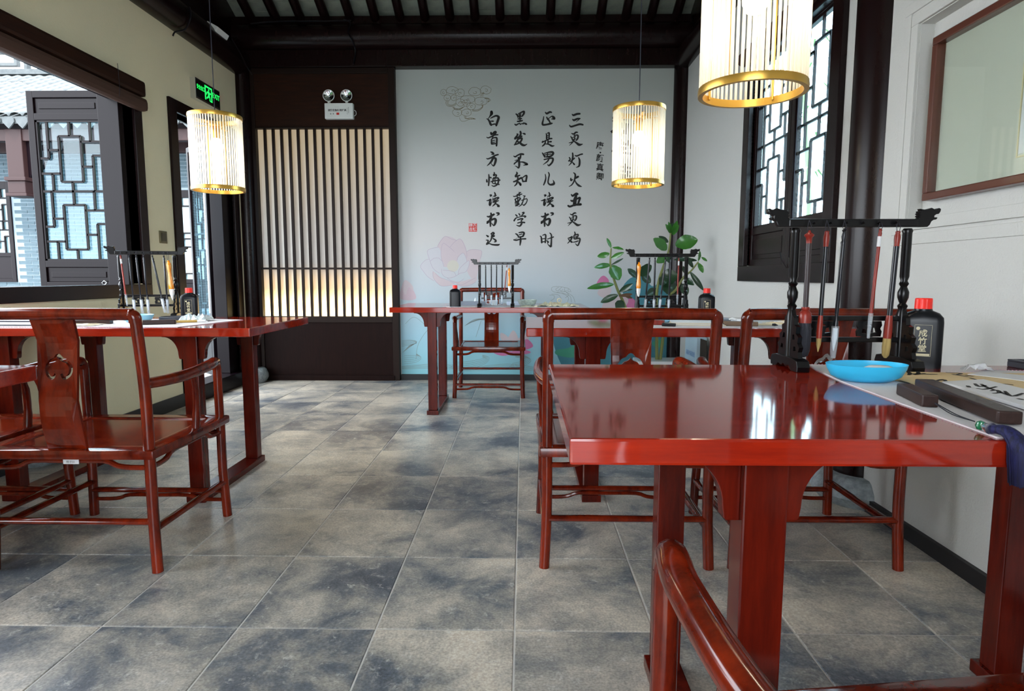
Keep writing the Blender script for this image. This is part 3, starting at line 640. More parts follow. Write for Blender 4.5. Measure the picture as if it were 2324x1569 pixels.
# waves and stems
wv = []
for k in range(5):
    e = k*3.2
    wv.append([(914+e, 800-e), (930, 788-e*.3), (946-e*.2, 776+e*.3), (930+e, 772+e*.6), (912, 774+e)])
    wv.append([(1055+e, 740-e*.6), (1075+e, 726), (1100, 722+e*.3), (1120-e, 712)])
    wv.append([(918, 826-e*1.4), (945, 822-e*1.2), (956-e*.8, 812-e*.4), (945, 803+e*.3)])
    wv.append([(1020+e, 835-e), (1060, 838-e*1.3), (1100, 826-e), (1110-e, 812), (1095, 806+e*.4)])
    wv.append([(1150+e, 838-e), (1180, 834-e), (1205-e, 820-e*.5), (1192, 808+e*.4), (1170, 806+e*.4)])
    wv.append([(912, 838-e*.5), (1000, 836-e*.8), (1060, 842-e*.6), (1150, 838-e*.9), (1220, 842-e*.6)])
wv += [[(944,816),(950,780),(975,745),(1000,738)],[(1080,765),(1092,728)],[(1188,846),(1192,810),(1180,790)],[(965,738),(940,720),(920,735)]]
lines('wave_lines', linem, wv, *G, wd=.0026, off=.0012)
lines('wave_scroll', linem, [[(1283,676),(1290,670),(1283,662),(1262,664),(1252,659),(1254,652),(1270,651),(1290,655),(1296,663)],[(1268,652),(1261,657),(1266,661),(1269,657)],[(1275,652),(1270,657),(1274,661),(1277,657)],[(1282,654),(1281,661),(1286,660)],[(1290,656),(1289,662),(1294,662)],
   [(1262,664),(1280,668),(1290,676),(1288,685)],[(1275,665),(1293,672),(1297,686)],[(1285,664),(1300,673),(1305,687)],[(1252,668),(1266,669),(1273,677),(1272,684)],[(1247,670),(1257,671),(1257,678),(1250,683)]], *G, wd=.0026, off=.0012)
CL = (985, 180, 14.26)
def cloud(cx, cy, rx, ry, n, a0=0, span=2*PI):
    P = []
    for i in range(n*4+1):
        a = a0+span*i/(n*4); k = 1+.13*abs(math.sin(a*n*PI/span*.5*2*.5)); P.append((cx+rx*k*math.cos(a), cy+ry*k*math.sin(a)))
    return P
def curl(cx, cy, r, a0, d=1): return [(cx+r*(1-i/11)*math.cos(a0+d*i*.55), cy+r*(1-i/11)*.85*math.sin(a0+d*i*.55)) for i in range(10)]
cl = []
for c_ in ((310,430,95,90,4),(590,360,180,110,7),(840,440,140,115,6),(430,600,105,85,4),(640,600,90,80,4),(1320,400,185,125,7),(1670,350,165,120,7),(1090,650,220,110,8),(850,750,130,110,5),(1050,770,115,95,5),(1520,710,190,120,8),(1200,880,130,95,5),(750,1080,140,110,5),(1050,1080,150,105,6)):
    cl.append(cloud(*c_)); cl.append(curl(c_[0]+c_[2]*.1, c_[1]+c_[3]*.15, min(c_[2], c_[3])*.6, random.uniform(0, 6), random.choice((-1, 1))))
for e in range(3):
    cl.append([(400+e*40,690+e*10),(380+e*35,780),(450+e*30,870-e*20),(600,880-e*25),(710,830-e*30)]); cl.append([(600+e*25,900),(680,980-e*20),(820,990-e*20),(990,880)])
    cl.append([(1590-e*30,820),(1560,930-e*20),(1420,1030-e*25),(1240,1030-e*20)]); cl.append([(1040-e*30,1190),(1050-e*20,1270),(1200,1245+e*25),(1350,1290)])
    cl.append([(1640,600+e*14),(1750,610+e*15),(1830-e*30,680),(1740,745-e*12)]); cl.append([(1500+e*40,560),(1540+e*30,470),(1610+e*10,420+e*20)])
cl.append([(820,1240),(880,1350),(1000,1355),(1150,1300),(1300,1260)])
lines('cloud_drawing', lineg, cl, *CL, wd=.0030, off=.0012)
# ================================================================ furniture
def make_table(name='writing_table'):
    t = thing(name, 'x', 'table'); L, D, TH, TT = 1.43, .74, .038, .79
    top = MB().box(-L/2, L/2, -D/2, D/2, TT-TH, TT); obj('tabletop', top, red, t, bevel=.004)
    for s in (-1, 1):
        xc = s*(L/2-.295)
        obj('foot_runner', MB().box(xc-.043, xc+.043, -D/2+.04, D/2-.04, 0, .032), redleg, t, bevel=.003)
        for e in (-1, 1):
            yc = e*(D/2-.085)
            leg = MB().box(xc-.033, xc+.033, yc-.027, yc+.027, .032, TT-TH)
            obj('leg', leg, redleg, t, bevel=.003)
            # curved spandrels either side of the post
            for q in (-1, 1):
                P = [(.0, 0), (.100, 0), (.098, -.008)]
                for k in range(1, 11):
                    a = k/10*PI/2; P.append((.026+.066*(1-math.sin(a)), -.008-.078*(1-math.cos(a))))
                P += [(.0235, -.102), (.020, -.106), (.0, -.106)]
                P = [(xc+q*(.033+u), TT-TH+v) for u, v in P]
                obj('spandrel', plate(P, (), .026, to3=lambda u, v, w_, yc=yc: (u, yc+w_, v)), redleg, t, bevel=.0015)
    return t
tab0 = make_table()
TABS = [((.78, 1.22), 'glossy red lacquered writing table nearest the camera on the right with the blue bowl'),
        ((.73, 3.075), 'red lacquered writing table in the middle right behind the two red armchairs'),
        ((-.24, 4.845), 'farthest red writing table before the mural with one chair behind it'),
        ((-1.885, 3.035), 'red writing table along the left side in front of the open door'),
        ((-1.932, 1.17), 'red table cropped by the left edge, only its corner showing')]
tabs = []
for i, ((x, y), lb) in enumerate(TABS):
    if i == 0: tab0.location = (x, y, 0); tab0['label'] = lb; tab0['group'] = 'red writing tables'; tabs.append(tab0)
    else: tabs.append(dup(tab0, (x, y, 0), 0, lb, 'red writing tables'))
TT = .79

def make_chair():
    t = thing('armchair', 'x', 'chair'); W, Yb, Yf = .278, -.25, .25; SZ = .432
    # legs (the rear ones run on up as back posts)
    for s in (-1, 1):
        P = [(s*(W+.008), Yb-.008, 0), (s*W, Yb, .2), (s*W, Yb, SZ), (s*W, Yb-.004, .65), (s*W, Yb-.03, .875)]
        obj('leg', MB().tube(spline(P, 4), .0185, 12), chairm, t)
        P = [(s*(W+.008), Yf+.006, 0), (s*W, Yf, .2), (s*W, Yf, SZ-.01)]
        obj('leg', MB().tube(P, .0185, 12), chairm, t)
    # seat frame with rounded lip, and recessed panel
    x1, ya, yb = .306, Yb-.028, Yf+.03
    fr = plate([(-x1, ya), (x1, ya), (x1, yb), (-x1, yb)], [[(-x1+.07, ya+.07), (x1-.07, ya+.07), (x1-.07, yb-.07), (-x1+.07, yb-.07)]], .034, to3=lambda u, v, w_: (u, v, SZ-.017+w_))
    obj('seat_frame', fr, chairm, t, bevel=.010, smooth=True)
    obj('seat', MB().box(-x1+.068, x1-.068, ya+.068, yb-.068, SZ-.024, SZ-.006), chairm, t)
    # humped aprons under the seat
    def hump(a, b, z0, z1, r):
        a, b = Vector(a), Vector(b); P = []
        for k, z in ((0, z0), (.12, z0), (.2, z0+.25*(z1-z0)), (.28, z1), (.5, z1), (.72, z1), (.8, z0+.25*(z1-z0)), (.88, z0), (1, z0)): P.append((*(a.lerp(b, k)), z))
        return MB().tube(spline([Vector(p) for p in P], 3), r, 8)
    for a, b in (((-W, Yb), (W, Yb)), ((-W, Yf), (W, Yf)), ((-W, Yb), (-W, Yf)), ((W, Yb), (W, Yf))):
        obj('apron', hump(a, b, SZ-.066, SZ-.043, .0095), chairm, t)
    # stretchers
    def st(a, b, z, fl=.62): return MB().tube([(*a, z), (*b, z)], .0175, 10, flat=fl)
    obj('stretcher', st((-W, Yb), (W, Yb), .175), chairm, t); obj('stretcher', st((-W, Yf), (W, Yf), .112), chairm, t)
    for s in (-1, 1): obj('stretcher', st((s*W, Yb), (s*W, Yf), .148), chairm, t)
    obj('apron', hump((-W, Yf), (W, Yf), .072, .090, .0085), chairm, t)
    # arms with rounded elbows down to the front posts
    for s in (-1, 1):
        P = [(s*W, Yb-.008, .655), (s*(W+.013), Yb+.10, .650), (s*(W+.024), Yb+.24, .652), (s*(W+.016), Yf-.10, .660), (s*(W+.004), Yf-.035, .664), (s*W, Yf-.012, .655), (s*W, Yf-.004, .630)]
        S_ = spline(P, 5); R = [.0175+.004*math.sin(PI*min(1, i/len(S_)*1.1)) for i in range(len(S_))]
        obj('armrest', MB().tube(S_, R, 12), chairm, t)
        obj('arm_post', MB().tube(spline([(s*W, Yf-.004, .632), (s*W, Yf-.004, .55), (s*W, Yf-.002, SZ-.01)], 4), .0175, 12), chairm, t)
        P = [(s*(W+.005), .045, SZ-.008), (s*(W+.008), .05, .50), (s*(W+.018), .035, .58), (s*(W+.024), .01, .645)]
        obj('arm_strut', MB().tube(spline(P, 4), [.015]*4+[.013]*5+[.0105]*4, 10), chairm, t)
    # top rail with rounded corners
    zt = .888; yr = Yb-.032
    P = [(-W, yr+.002, .862), (-W+.001, yr, .878), (-W+.012, yr, zt-.001), (-W+.03, yr, zt), (0, yr-.006, zt+.002), (W-.03, yr, zt), (W-.012, yr, zt-.001), (W-.001, yr, .878), (W, yr+.002, .862)]
    obj('top_rail', MB().tube(spline(P, 5), .0198, 14), chairm, t)
    # splat: S-curved board with ruyi-shaped slot
    def band(P, wd):
        S_ = spline([(x, z, 0) for x, z in P], 4); a, b = [], []
        for i, p in enumerate(S_):
            tt = (S_[min(i+1, len(S_)-1)]-S_[max(0, i-1)]); tt.z = 0; tt.normalize(); nn = Vector((-tt.y, tt.x, 0)); k = wd*(.55+.45*math.sin(PI*i/(len(S_)-1)))
            a.append((p.x+nn.x*k, p.y+nn.y*k)); b.append((p.x-nn.x*k, p.y-nn.y*k))
        return a+b[::-1]
    cz = .715
    slot = band([(-.010, cz-.026), (-.020, cz-.040), (-.036, cz-.030), (-.040, cz-.008), (-.028, cz+.014), (-.012, cz+.022), (0, cz+.034), (.012, cz+.022), (.028, cz+.014), (.040, cz-.008), (.036, cz-.030), (.020, cz-.040), (.010, cz-.026)], .0072)
    holes = [slot]
    out = [(-.066, SZ-.004), (.066, SZ-.004), (.064, .60), (.068, .80), (.072, .876), (-.072, .876), (-.068, .80), (-.064, .60)]
    def warp(u, v, w_):
        k = (v-SZ)/(.876-SZ); return (u, Yb-.004-.030*k+.020*math.sin(k*2*PI)*-1+.006*(u/.07)**2+w_, v)
    obj('splat', plate(out, holes, .011, .022, warp), chairm, t)
    return t
ch0 = make_chair()
CHS = [((.362, 2.365), 0, 'red armchair seen from behind at the left end of the middle right table'),
       ((1.018, 2.37), 0, 'red armchair seen from behind beside the right wall, partly hidden by the brush rack'),
       ((-1.54, 2.305), 0, 'red armchair on the left seen from behind with a small paper label under its seat'),
       ((-2.20, 2.31), 0, 'red armchair half cropped at the far left, next to the labelled one'),
       ((-.285, 5.43), PI, 'small looking red armchair facing the camera behind the farthest table'),
       ((.494, .575), math.radians(7.2), 'red armchair at the bottom right of which only one curved armrest shows')]
for i, (p, r, lb) in enumerate(CHS):
    if i == 0: ch0.location = (*p, 0); ch0['label'] = lb; ch0['group'] = 'red armchairs'; c = ch0
    else: c = dup(ch0, (*p, 0), r, lb, 'red armchairs')
    if i == 2:
        q = obj('paper_label', MB().box(-.005, .048, -.2705, -.2685, .383, .398), paperw, c)
        tx = text_mesh('椅子01', .010); tx.v = [(x+.021, -.2712, y+.390) for x, y, z in tx.v]; obj('label_writing', tx, ink, c, fix=False)

# ================================================================ pendant lamps
def make_lamp():
    t = thing('pendant_lamp', 'x', 'lamp'); R, H = .120, .345
    for z in (0, H): obj('ring', MB().lathe([(R-.006, z-.009), (R+.005, z-.009), (R+.006, z), (R+.005, z+.009), (R-.006, z+.009), (R-.006, z-.009)], n=48, cap=False), brass, t)
    N = 60; r0 = None
    for k in range(N):
        a = 2*PI*k/N
        if r0 is None: r0 = obj('glass_rod', MB().tube([(0, 0, .006), (0, 0, H-.004)], .0034, 8), rodm, t); r0.location = (R*math.cos(a), R*math.sin(a), 0)
        else: share(r0, t, (R*math.cos(a), R*math.sin(a), 0))
    for k in range(4):
        a = PI/4+k*PI/2; q = obj('brass_upright', MB().tube([(0, 0, 0), (0, 0, H)], .003, 8), brass, t); q.location = ((R-.008)*math.cos(a), (R-.008)*math.sin(a), 0)
    cb = MB().box(-R+.002, R-.002, -.006, .006, H-.04, H-.036).box(-.006, .006, -R+.002, R-.002, H-.04, H-.036)
    cb.lathe([(.030, H-.044), (.034, H-.040), (.034, H-.034), (.030, H-.032)], n=24); obj('crossbar', cb, brass, t)
    obj('socket', MB().lathe([(.017, H-.10), (.018, H-.07), (.018, H-.045), (.008, H-.034)], n=16), brass, t)
    bz = H-.125
    b = obj('bulb', MB().lathe([(.002, bz-.045), (.02, bz-.040), (.030, bz-.022), (.031, bz-.005), (.022, bz+.015), (.014, bz+.026)], n=18), bulbm, t)
    obj('cord', MB().tube([(0, 0, H-.04), (0, 0, 3.0)], .0022, 6), thread, t)
    return t
lamp0 = make_lamp()
lpos = lambda px, py, Y: tuple(at(px, py, Y=Y))
LMP = [(lpos(1707, 206, 1.58), 'largest lit pendant lamp of glass rods, hanging over the nearest right table'),
       (lpos(1447, 417, 3.12), 'lit glass rod pendant lamp hanging before the mural above the middle right table'),
       (lpos(496, 430, 3.17), 'lit glass rod pendant lamp hanging at the left near the exit sign')]
for i, (p, lb) in enumerate(LMP):
    if i == 0: lamp0.location = p; lamp0['label'] = lb; lamp0['group'] = 'glass rod pendant lamps'; L_ = lamp0
    else: L_ = dup(lamp0, p, 0, lb, 'glass rod pendant lamps')
    ld = bpy.data.lights.new('bulb_light', 'POINT'); ld.energy = .55; ld.color = (1, .87, .66); ld.shadow_soft_size = .03
    lo = bpy.data.objects.new('bulb_light', ld); COL.objects.link(lo); lo.location = (p[0], p[1], p[2]+.145)

# ================================================================ brush racks and brushes
HEAD = [(125,125),(150,108),(185,130),(215,125),(250,106),(300,125),(350,130),(405,118),(385,145),(422,152),(408,172),(432,186),(405,202),(430,216),(405,236),(432,252),(415,268),(440,284),(440,364),(290,364),(262,335),(245,292),(215,270),(182,266),(160,240),(185,232),(206,238),(210,215),(180,192),(150,190),(132,160)]
def make_rack():
    t = thing('brush_rack', 'x', 'rack'); W = .132; HT = .352
    for s in (-1, 1):
        P = [(-.078, 0), (-.045, 0), (-.03, .010), (-.012, .005), (0, .012), (.012, .005), (.03, .010), (.045, 0), (.078, 0), (.080, .012), (.074, .026), (.05, .030), (-.05, .030), (-.074, .026), (-.080, .012)]
        obj('foot', plate(P, (), .030, to3=lambda u, v, w_, s=s: (s*W+w_, u, v)), ebony, t, bevel=.002)
        pr = [(.011, .03), (.011, .13), (.008, .142), (.0115, .152), (.007, .158), (.012, .172), (.0125, .185), (.007, .198), (.011, .205), (.0075, .212), (.0105, .222), (.0105, .325), (.012, .330), (.009, .336)]
        obj('post', MB().lathe(pr, (s*W, 0, 0), 14), ebony, t)
        for e in (-1, 1):
            Q = [(.010, .030), (.060, .030), (.056, .045), (.062, .056), (.050, .066), (.054, .080), (.040, .088), (.042, .104), (.028, .108), (.026, .124), (.016, .130), (.010, .142)]
            hs = [[(.030, .045), (.044, .047), (.040, .058), (.030, .056)], [(.022, .072), (.036, .072), (.030, .086), (.022, .084)]]
            obj('side_bracket', plate([(e*u, v) for u, v in Q], [[(e*u, v) for u, v in h] for h in hs], .010, to3=lambda u, v, w_, s=s: (s*W+w_, u, v)), ebony, t)
        hd = [((x-440)*.000174, (364-y)*.000174) for x, y in HEAD]
        obj('dragon_head', plate([(s*(.150-u-.002) if s > 0 else -(.150-u-.002), HT-.013+v) for u, v in hd], (), .016), ebony, t, bevel=.0022)
    obj('top_bar', MB().box(-.152, .152, -.009, .009, HT-.013, HT+.006), ebony, t, bevel=.003)
    for z in (.070, .122): obj('rail', MB().box(-W, W, -.006, .006, z-.006, z+.006), ebony, t, bevel=.002)
    for x in (-.055, .055):
        P = [(x-.028, .078), (x+.028, .078), (x+.030, .090), (x+.026, .097), (x+.030, .105), (x+.028, .115), (x-.028, .115), (x-.030, .105), (x-.026, .097), (x-.030, .090)]
        hs = [[(x-.018, .086), (x-.004, .085), (x-.006, .095), (x-.016, .098)], [(x+.004, .086), (x+.018, .088), (x+.014, .100), (x+.006, .098)], [(x-.010, .103), (x+.008, .103), (x+.002, .109)]]
        obj('carved_panel', plate(P, hs, .006), ebony, t)
    for k in range(6):
        obj('peg', MB().tube([(0, -.009, 0), (0, -.022, .002)], .0032, 8), ebony, t).location = (-.095+k*.038, 0, HT-.004)
    return t
rack0 = make_rack(); RS = (1, .95, .90, .98)
RK = [((.782, 1.535, TT), 0, 'large dark brush rack with dragon heads at the right front beside the blue bowl'),
      ((.725, 3.325, TT), 0, 'dark dragon head brush rack in front of the potted plant'),
      ((-.195, 4.56, TT), 0, 'dark dragon head brush rack on the farthest table before the mural'),
      ((-1.955, 3.27, TT), math.radians(14), 'dark dragon head brush rack on the left table below the window')]
for i, (p, r, lb) in enumerate(RK):
    if i == 0: rack0.location = p; rack0['label'] = lb; rack0['group'] = 'dragon head brush racks'
    else: dup(rack0, p, r, lb, 'dragon head brush racks').scale = (RS[i],)*3
def brush(kind, x, y, z, lean, label, group, cat='brush', s=1.0, rz=0):
    """origin at the peg; hangs down along -z"""
    t = thing('calligraphy_brush', label, cat, (x, y, z), 0, group); t.rotation_euler = (0, lean, rz)
    def p(nm, prof, m_, lab=None): return obj(nm, MB().lathe([(r*s, zz*s) for r, zz in prof], n=14), m_, t, label=lab)
    def loop(z0): obj('hanging_loop', MB().tube([(0, .004, .004), (.0045, 0, -.012), (.003, 0, z0*s), (-.003, 0, z0*s), (-.0045, 0, -.012), (0, .004, .004)], .0008, 5, cap=False), thread, t)
    if kind == 'big':
        loop(-.025); p('cap', [(.003, -.020), (.004, -.025), (.011, -.030), (.0105, -.033), (.007, -.037), (.0065, -.047), (.0063, -.05)], rosew)
        p('handle', [(.0062, -.05), (.0060, -.202)], brownb)
        p('ferrule', [(.009, -.200), (.0095, -.206), (.008, -.208), (.0135, -.214), (.0145, -.224), (.0145, -.238)], rosew)
        p('bristles', [(.0132, -.236), (.0155, -.255), (.0158, -.28), (.014, -.305), (.010, -.317), (.003, -.321)], hairb)
    elif kind in ('red', 'redfat'):
        loop(-.025); p('cap', [(.003, -.021), (.0055, -.023), (.0050, -.027), (.0068, -.033), (.0070, -.040), (.0055, -.058)], rosew)
        p('handle', [(.0048 if kind == 'red' else .0062, -.057), (.0048 if kind == 'red' else .0062, -.222)], blackl)
        if kind == 'red': p('ferrule', [(.0052, -.220), (.0066, -.245), (.0062, -.275)], rosew); p('bristles', [(.0060, -.274), (.0052, -.290), (.0008, -.308)], hairt)
        else: p('ferrule', [(.0070, -.220), (.0095, -.250), (.0090, -.275)], rosew); p('bristles', [(.0088, -.274), (.0095, -.295), (.0080, -.315), (.003, -.322)], hairt)
    elif kind == 'thin':
        loop(-.016); p('cap', [(.002, -.016), (.004, -.019), (.003, -.023), (.0042, -.027), (.0036, -.034)], rosew)
        p('paper_band', [(.0045, -.034), (.0045, -.058)], paperw); p('handle', [(.0040, -.057), (.0040, -.222)], rosew); p('cap_tube', [(.0050, -.215), (.0052, -.24), (.0032, -.275)], clear)
    elif kind == 'black':
        loop(-.016); p('finial', [(.002, -.016), (.0052, -.020), (.003, -.024), (.0056, -.034), (.004, -.044), (.0058, -.048), (.0045, -.056)], blackl)
        p('handle', [(.0050, -.055), (.0046, -.215), (.0030, -.225), (.0055, -.238), (.0062, -.25)], blackl)
        p('bristles', [(.0055, -.25), (.006, -.275), (.001, -.305)], hairw); p('cap_tube', [(.0082, -.246), (.0080, -.29), (.0064, -.322)], clear)
    elif kind == 'amber':
        loop(-.042); p('handle', [(.004, -.040), (.0065, -.043), (.005, -.047), (.0105, -.056), (.0115, -.066), (.0085, -.095), (.0085, -.12), (.0115, -.150), (.0130, -.170), (.0120, -.186)], amber)
        p('bristles', [(.0118, -.185), (.0105, -.21), (.001, -.245)], hairw)
    return t
zt = TT+.352-.002
def rk(i, off): p, r, _ = RK[i]; return (p[0]+off*math.cos(r)+.020*math.sin(r), p[1]+off*math.sin(r)-.021*math.cos(r), TT+.350*RS[i])
def bx_at(i, px, py=500):  # lateral offset of photo column px on rack i
    p, r, _ = RK[i]; q = at(px, py, Y=p[1]-.02); return (q.x-p[0])/max(.5, math.cos(r))
FB = [('big', 1838, 0, 'thick calligraphy brush with black hair and red collar on the large rack'), ('red', 1878, .02, 'black handled brush with slim red collar and pointed tan tip on the large rack'),
      ('black', 1918, .035, 'glossy black brush with a long clear cap standing over the blue bowl'), ('thin', 2000, .05, 'thin reddish brown brush with white paper band on the large rack'),
      ('redfat', 2040, .035, 'black brush with thick red collar and blunt tan hair on the large rack')]
for kd, px, ln, lb in FB: brush(kd, *rk(0, bx_at(0, px)), ln, lb, 'brushes on the large rack')
MBR = [('amber', 1451, 575), ('black', 1475, 575), ('black', 1487, 575), ('black', 1512, 575), ('black', 1523, 575), ('thin', 1541, 575)]
for j, (kd, px, py) in enumerate(MBR):
    lb = {'amber': 'fat amber handled brush on the rack in front of the potted plant', 'thin': 'thin red brush on the rack in front of the potted plant', 'black': 'black brush with clear cap on the plant side rack, %s' % ('next to the amber one', 'second after the amber one', 'leaning to the left', 'nearest the thin red one')[max(0, j-1) % 4]}[kd]
    brush(kd, *rk(1, bx_at(1, px, py)), (.0, .07, .0, .10, .02, .01)[j], lb, 'brushes on the middle rack', s=.93)
for j, px in enumerate((1089, 1102, 1115, 1127, 1140)): brush('black', *rk(2, bx_at(2, px, 600)), -.01+.005*j, ('leftmost', 'second from left', 'middle', 'fourth from left', 'rightmost')[j]+' of the five black brushes on the farthest rack', 'black brushes on the farthest rack', s=.92)
brush('thin', *rk(2, bx_at(2, 1151, 600)), .09, 'thin reddish brush leaning on the farthest rack', 'brushes on the farthest rack', s=.9)
brush('amber', *rk(2, bx_at(2, 1154.5, 600)+.003), -.01, 'orange handled white hair brush on the farthest rack', 'brushes on the farthest rack', s=.88)
for j, off in enumerate((-.078, -.045, -.010, .028, .085)): brush('black', *rk(3, off), (-.04, -.05, -.03, -.17, -.02)[j], ('black brush next to the thin red one on the left rack', 'second black brush on the left rack, beside its knotted cord', 'straight middle black brush on the left table rack', 'strongly slanting black brush on the left table rack', 'black brush right beside the amber one on the left rack')[j], 'black brushes on the left rack', s=.98)
brush('thin', *rk(3, -.118), -.07, 'thin red brush at the left post of the left table rack', 'brushes on the left rack')
brush('amber', *rk(3, .103), -.06, 'amber handled white hair brush on the left table rack', 'brushes on the left rack', s=1.02)

# ================================================================ ink bottles
def bottle(x, y, z, rz, s, label, text=True, low=False):
    t = thing('ink_bottle', label, 'bottle', (x, y, z), rz, 'ink bottles'); W, D, H = .041*s, .026*s, .132*s
    pr = [(1, 0), (1.0, .006), (1, .80), (.97, .88), (.80, .955), (.46, 1.0), (.44, 1.03)]
    mb = MB(); n = 28; v = []; f = []
    for k, zz in pr:
        for i in range(n):
            a = 2*PI*i/n; c_, s_ = math.cos(a), math.sin(a); e = .35 if zz < .9 else .35+.65*min(1, (zz-.9)/.1)
            xx = math.copysign(abs(c_)**e, c_)*W*k; yy = math.copysign(abs(s_)**e, s_)*D*(k if zz < .9 else max(k, .7))
            v.append((xx, yy, zz*H))
    for r in range(len(pr)-1):
        for i in range(n): f.append((r*n+i, r*n+(i+1) % n, (r+1)*n+(i+1) % n, (r+1)*n+i))
    f.append(tuple(range(n))[::-1]); f.append(tuple((len(pr)-1)*n+i for i in range(n))); mb.add(v, f); mb.sm = True
    obj('bottle_body', mb, blackp, t)
    cap = MB(); v = []; n = 36
    for zz, k in ((1.02, 1), (1.20, .97), (1.215, .90)):
        for i in range(n): a = 2*PI*i/n; r = .0175*s*k*(1+(.03 if i % 2 else 0)); v.append((r*math.cos(a), r*math.sin(a), zz*H))
    f = [(r*n+i, r*n+(i+1) % n, (r+1)*n+(i+1) % n, (r+1)*n+i) for r in range(2) for i in range(n)]+[tuple(range(n))[::-1], tuple(2*n+i for i in range(n))]
    cap.add(v, f); obj('screw_cap', cap, redp, t)
    if text:
        yy = -D-.0004
        def ring(x0, x1, z0, z1, k): return MB().box(x0, x1, yy-.0003, yy, z0, z0+k).box(x0, x1, yy-.0003, yy, z1-k, z1).box(x0, x0+k, yy-.0003, yy, z0+k, z1-k).box(x1-k, x1, yy-.0003, yy, z0+k, z1-k)
        lb = ring(-.017*s, .017*s, .028*s, .100*s, .0005*s).box(-.015*s, .015*s, yy-.0003, yy, .029*s, .034*s)
        lb.lathe([(.004*s, -.0002), (.004*s, .0002)], (-.010*s, yy-.0003, .092*s), 12, 'y'); obj('label_border', lb, gold, t)
        for k, c_ in enumerate('成竹堂'):
            m_ = text_mesh(c_, .0175*s, .0003*s); m_.v = [(xx, yy-.0005, (.080-.0175*k)*s+zz) for xx, zz, _ in m_.v]; obj('label_character', m_, gold, t, fix=False)
        m_ = text_mesh('– – – – – –', .0026*s)
        m_.v = [(.012*s-zz*0+zz, yy-.0005, .072*s-xx) for xx, zz, _ in m_.v]; obj('small_print', m_, gold, t, fix=False)
        m_ = text_mesh('– – –', .0040*s); m_.v = [(xx, yy-.0005, .040*s+zz) for xx, zz, _ in m_.v]; obj('small_print', m_, gold, t, fix=False)
    return t
bottle(.980, 1.560, TT, math.radians(-26), 1.06, 'large looking black ink bottle with red cap beside the large brush rack')
q = at(1566, 722, Z=TT); bottle(.955, 3.30, TT, math.radians(-10), 1.0, 'black ink bottle with red cap beside the rack in front of the plant')
bottle(-.492, 4.56, TT, PI+.1, .98, 'plain black ink bottle with red cap on the farthest table')
bottle(-1.735, 3.25, TT, math.radians(14), 1.0, 'black ink bottle with red cap on the left table before the doorway')

# ================================================================ things on the nearest table
def flat(P, z0, t, m, name, parent=None, bevel=0): return obj(name, plate(P, (), t, to3=lambda u, v, w_: (u, v, z0+t/2+w_)), m, parent, bevel=bevel)
def cloth(P, label, stitch=True, group='white writing felts', seg=.008, mm=None):
    t = thing('writing_felt', label, 'cloth', (0, 0, 0), 0, group)
    flat(P, TT, .0022, mm or feltw, 'felt_sheet', t)
    if stitch:
        mb = MB(); n = len(P)
        for i in range(n):
            a, b = Vector(P[i]), Vector(P[(i+1) % n]); L = (b-a).length; k = 0; d = (b-a)/L; nn = Vector((d.y, -d.x))
            while k < L:
                c = a+d*k; mb.add([(c.x-d.x*.0014, c.y-d.y*.0014, TT+.0032), (c.x+d.x*.0014, c.y+d.y*.0014, TT+.0032), (c.x+nn.x*.004+d.x*.0012, c.y+nn.y*.004+d.y*.0012, TT+.001), (c.x+nn.x*.004-d.x*.0012, c.y+nn.y*.004-d.y*.0012, TT+.001)], [(0, 1, 2, 3)]); k += seg
        obj('stitched_edge', mb, pinkm, t, fix=False, kind='stuff')
    return t
cloth([(.655, .862), (.662, 1.10), (.675, 1.33), (.70, 1.50), (.72, 1.585), (.80, 1.575), (.915, 1.56), (.915, 1.455), (1.02, 1.45), (1.10, 1.50), (1.30, 1.47), (1.47, 1.45), (1.47, .862)], 'white felt with pink stitched edge on the nearest table')
Z1 = TT+.0026
def bowl(x, y, z, r, h, m, label, name='bowl', sy=1, rz=0, foot=.62):
    t = thing(name, label, 'bowl', (x, y, z), rz)
    P = [(r*foot*.5, 0), (r*foot, .001), (r*.86, h*.30), (r*.97, h*.75), (r, h), (r*.985, h), (r*.95, h*.76), (r*.83, h*.34), (r*foot*.9, h*.12), (.001, h*.10)]
    obj('bowl_body', MB().lathe(P, n=36, sy=sy), m, t); return t
b = bowl(.728, 1.335, Z1, .082, .036, bluep, 'bright blue oval plastic dish on the nearest table', sy=.72)
o = obj('rinse_stone', MB().lathe([(.001, .023), (.02, .022), (.035, .016), (.04, .006), (.03, .0)], n=24, sy=.7), ceramic); o.location = (.755, 1.335, Z1+.010); tag(o, 'white glazed lump lying in the bright blue dish', 'stone')
def pl(pts, Z): return [(p.x, p.y) for p in (at(x, y, Z=Z) for x, y in pts)]
# kraft practice paper with brush writing
o = thing('practice_paper', 'crumpled brown practice paper with brush writing under the wooden paperweight', 'paper')
kz = Z1; flat([(.80, 1.46), (1.02, 1.44), (1.30, 1.43), (1.42, 1.20), (1.40, .93), (.90, .93), (.83, 1.15), (.79, 1.33)], kz, .0015, kraft, 'paper_sheet', o)
def scrib(strokes, Z, parent, name='brush_writing', wd=.004):
    mb = MB()
    for st in strokes:
        P = [at(x, y, Z=Z) for x, y in st]
        S_ = spline([(p.x, p.y, 0) for p in P], 4); V = []; Fc = []
        for i, p in enumerate(S_):
            tt = (S_[min(i+1, len(S_)-1)]-S_[max(0, i-1)]); tt.normalize(); k = wd*(.5+.6*math.sin(PI*(i+1)/(len(S_)+1))); V += [(p.x-tt.y*k, p.y+tt.x*k, Z+.0004), (p.x+tt.y*k, p.y-tt.x*k, Z+.0004)]
        for i in range(len(S_)-1): Fc.append((2*i, 2*i+1, 2*i+3, 2*i+2))
        mb.add(V, Fc)
    obj(name, mb, ink, parent, fix=False, kind='stuff')
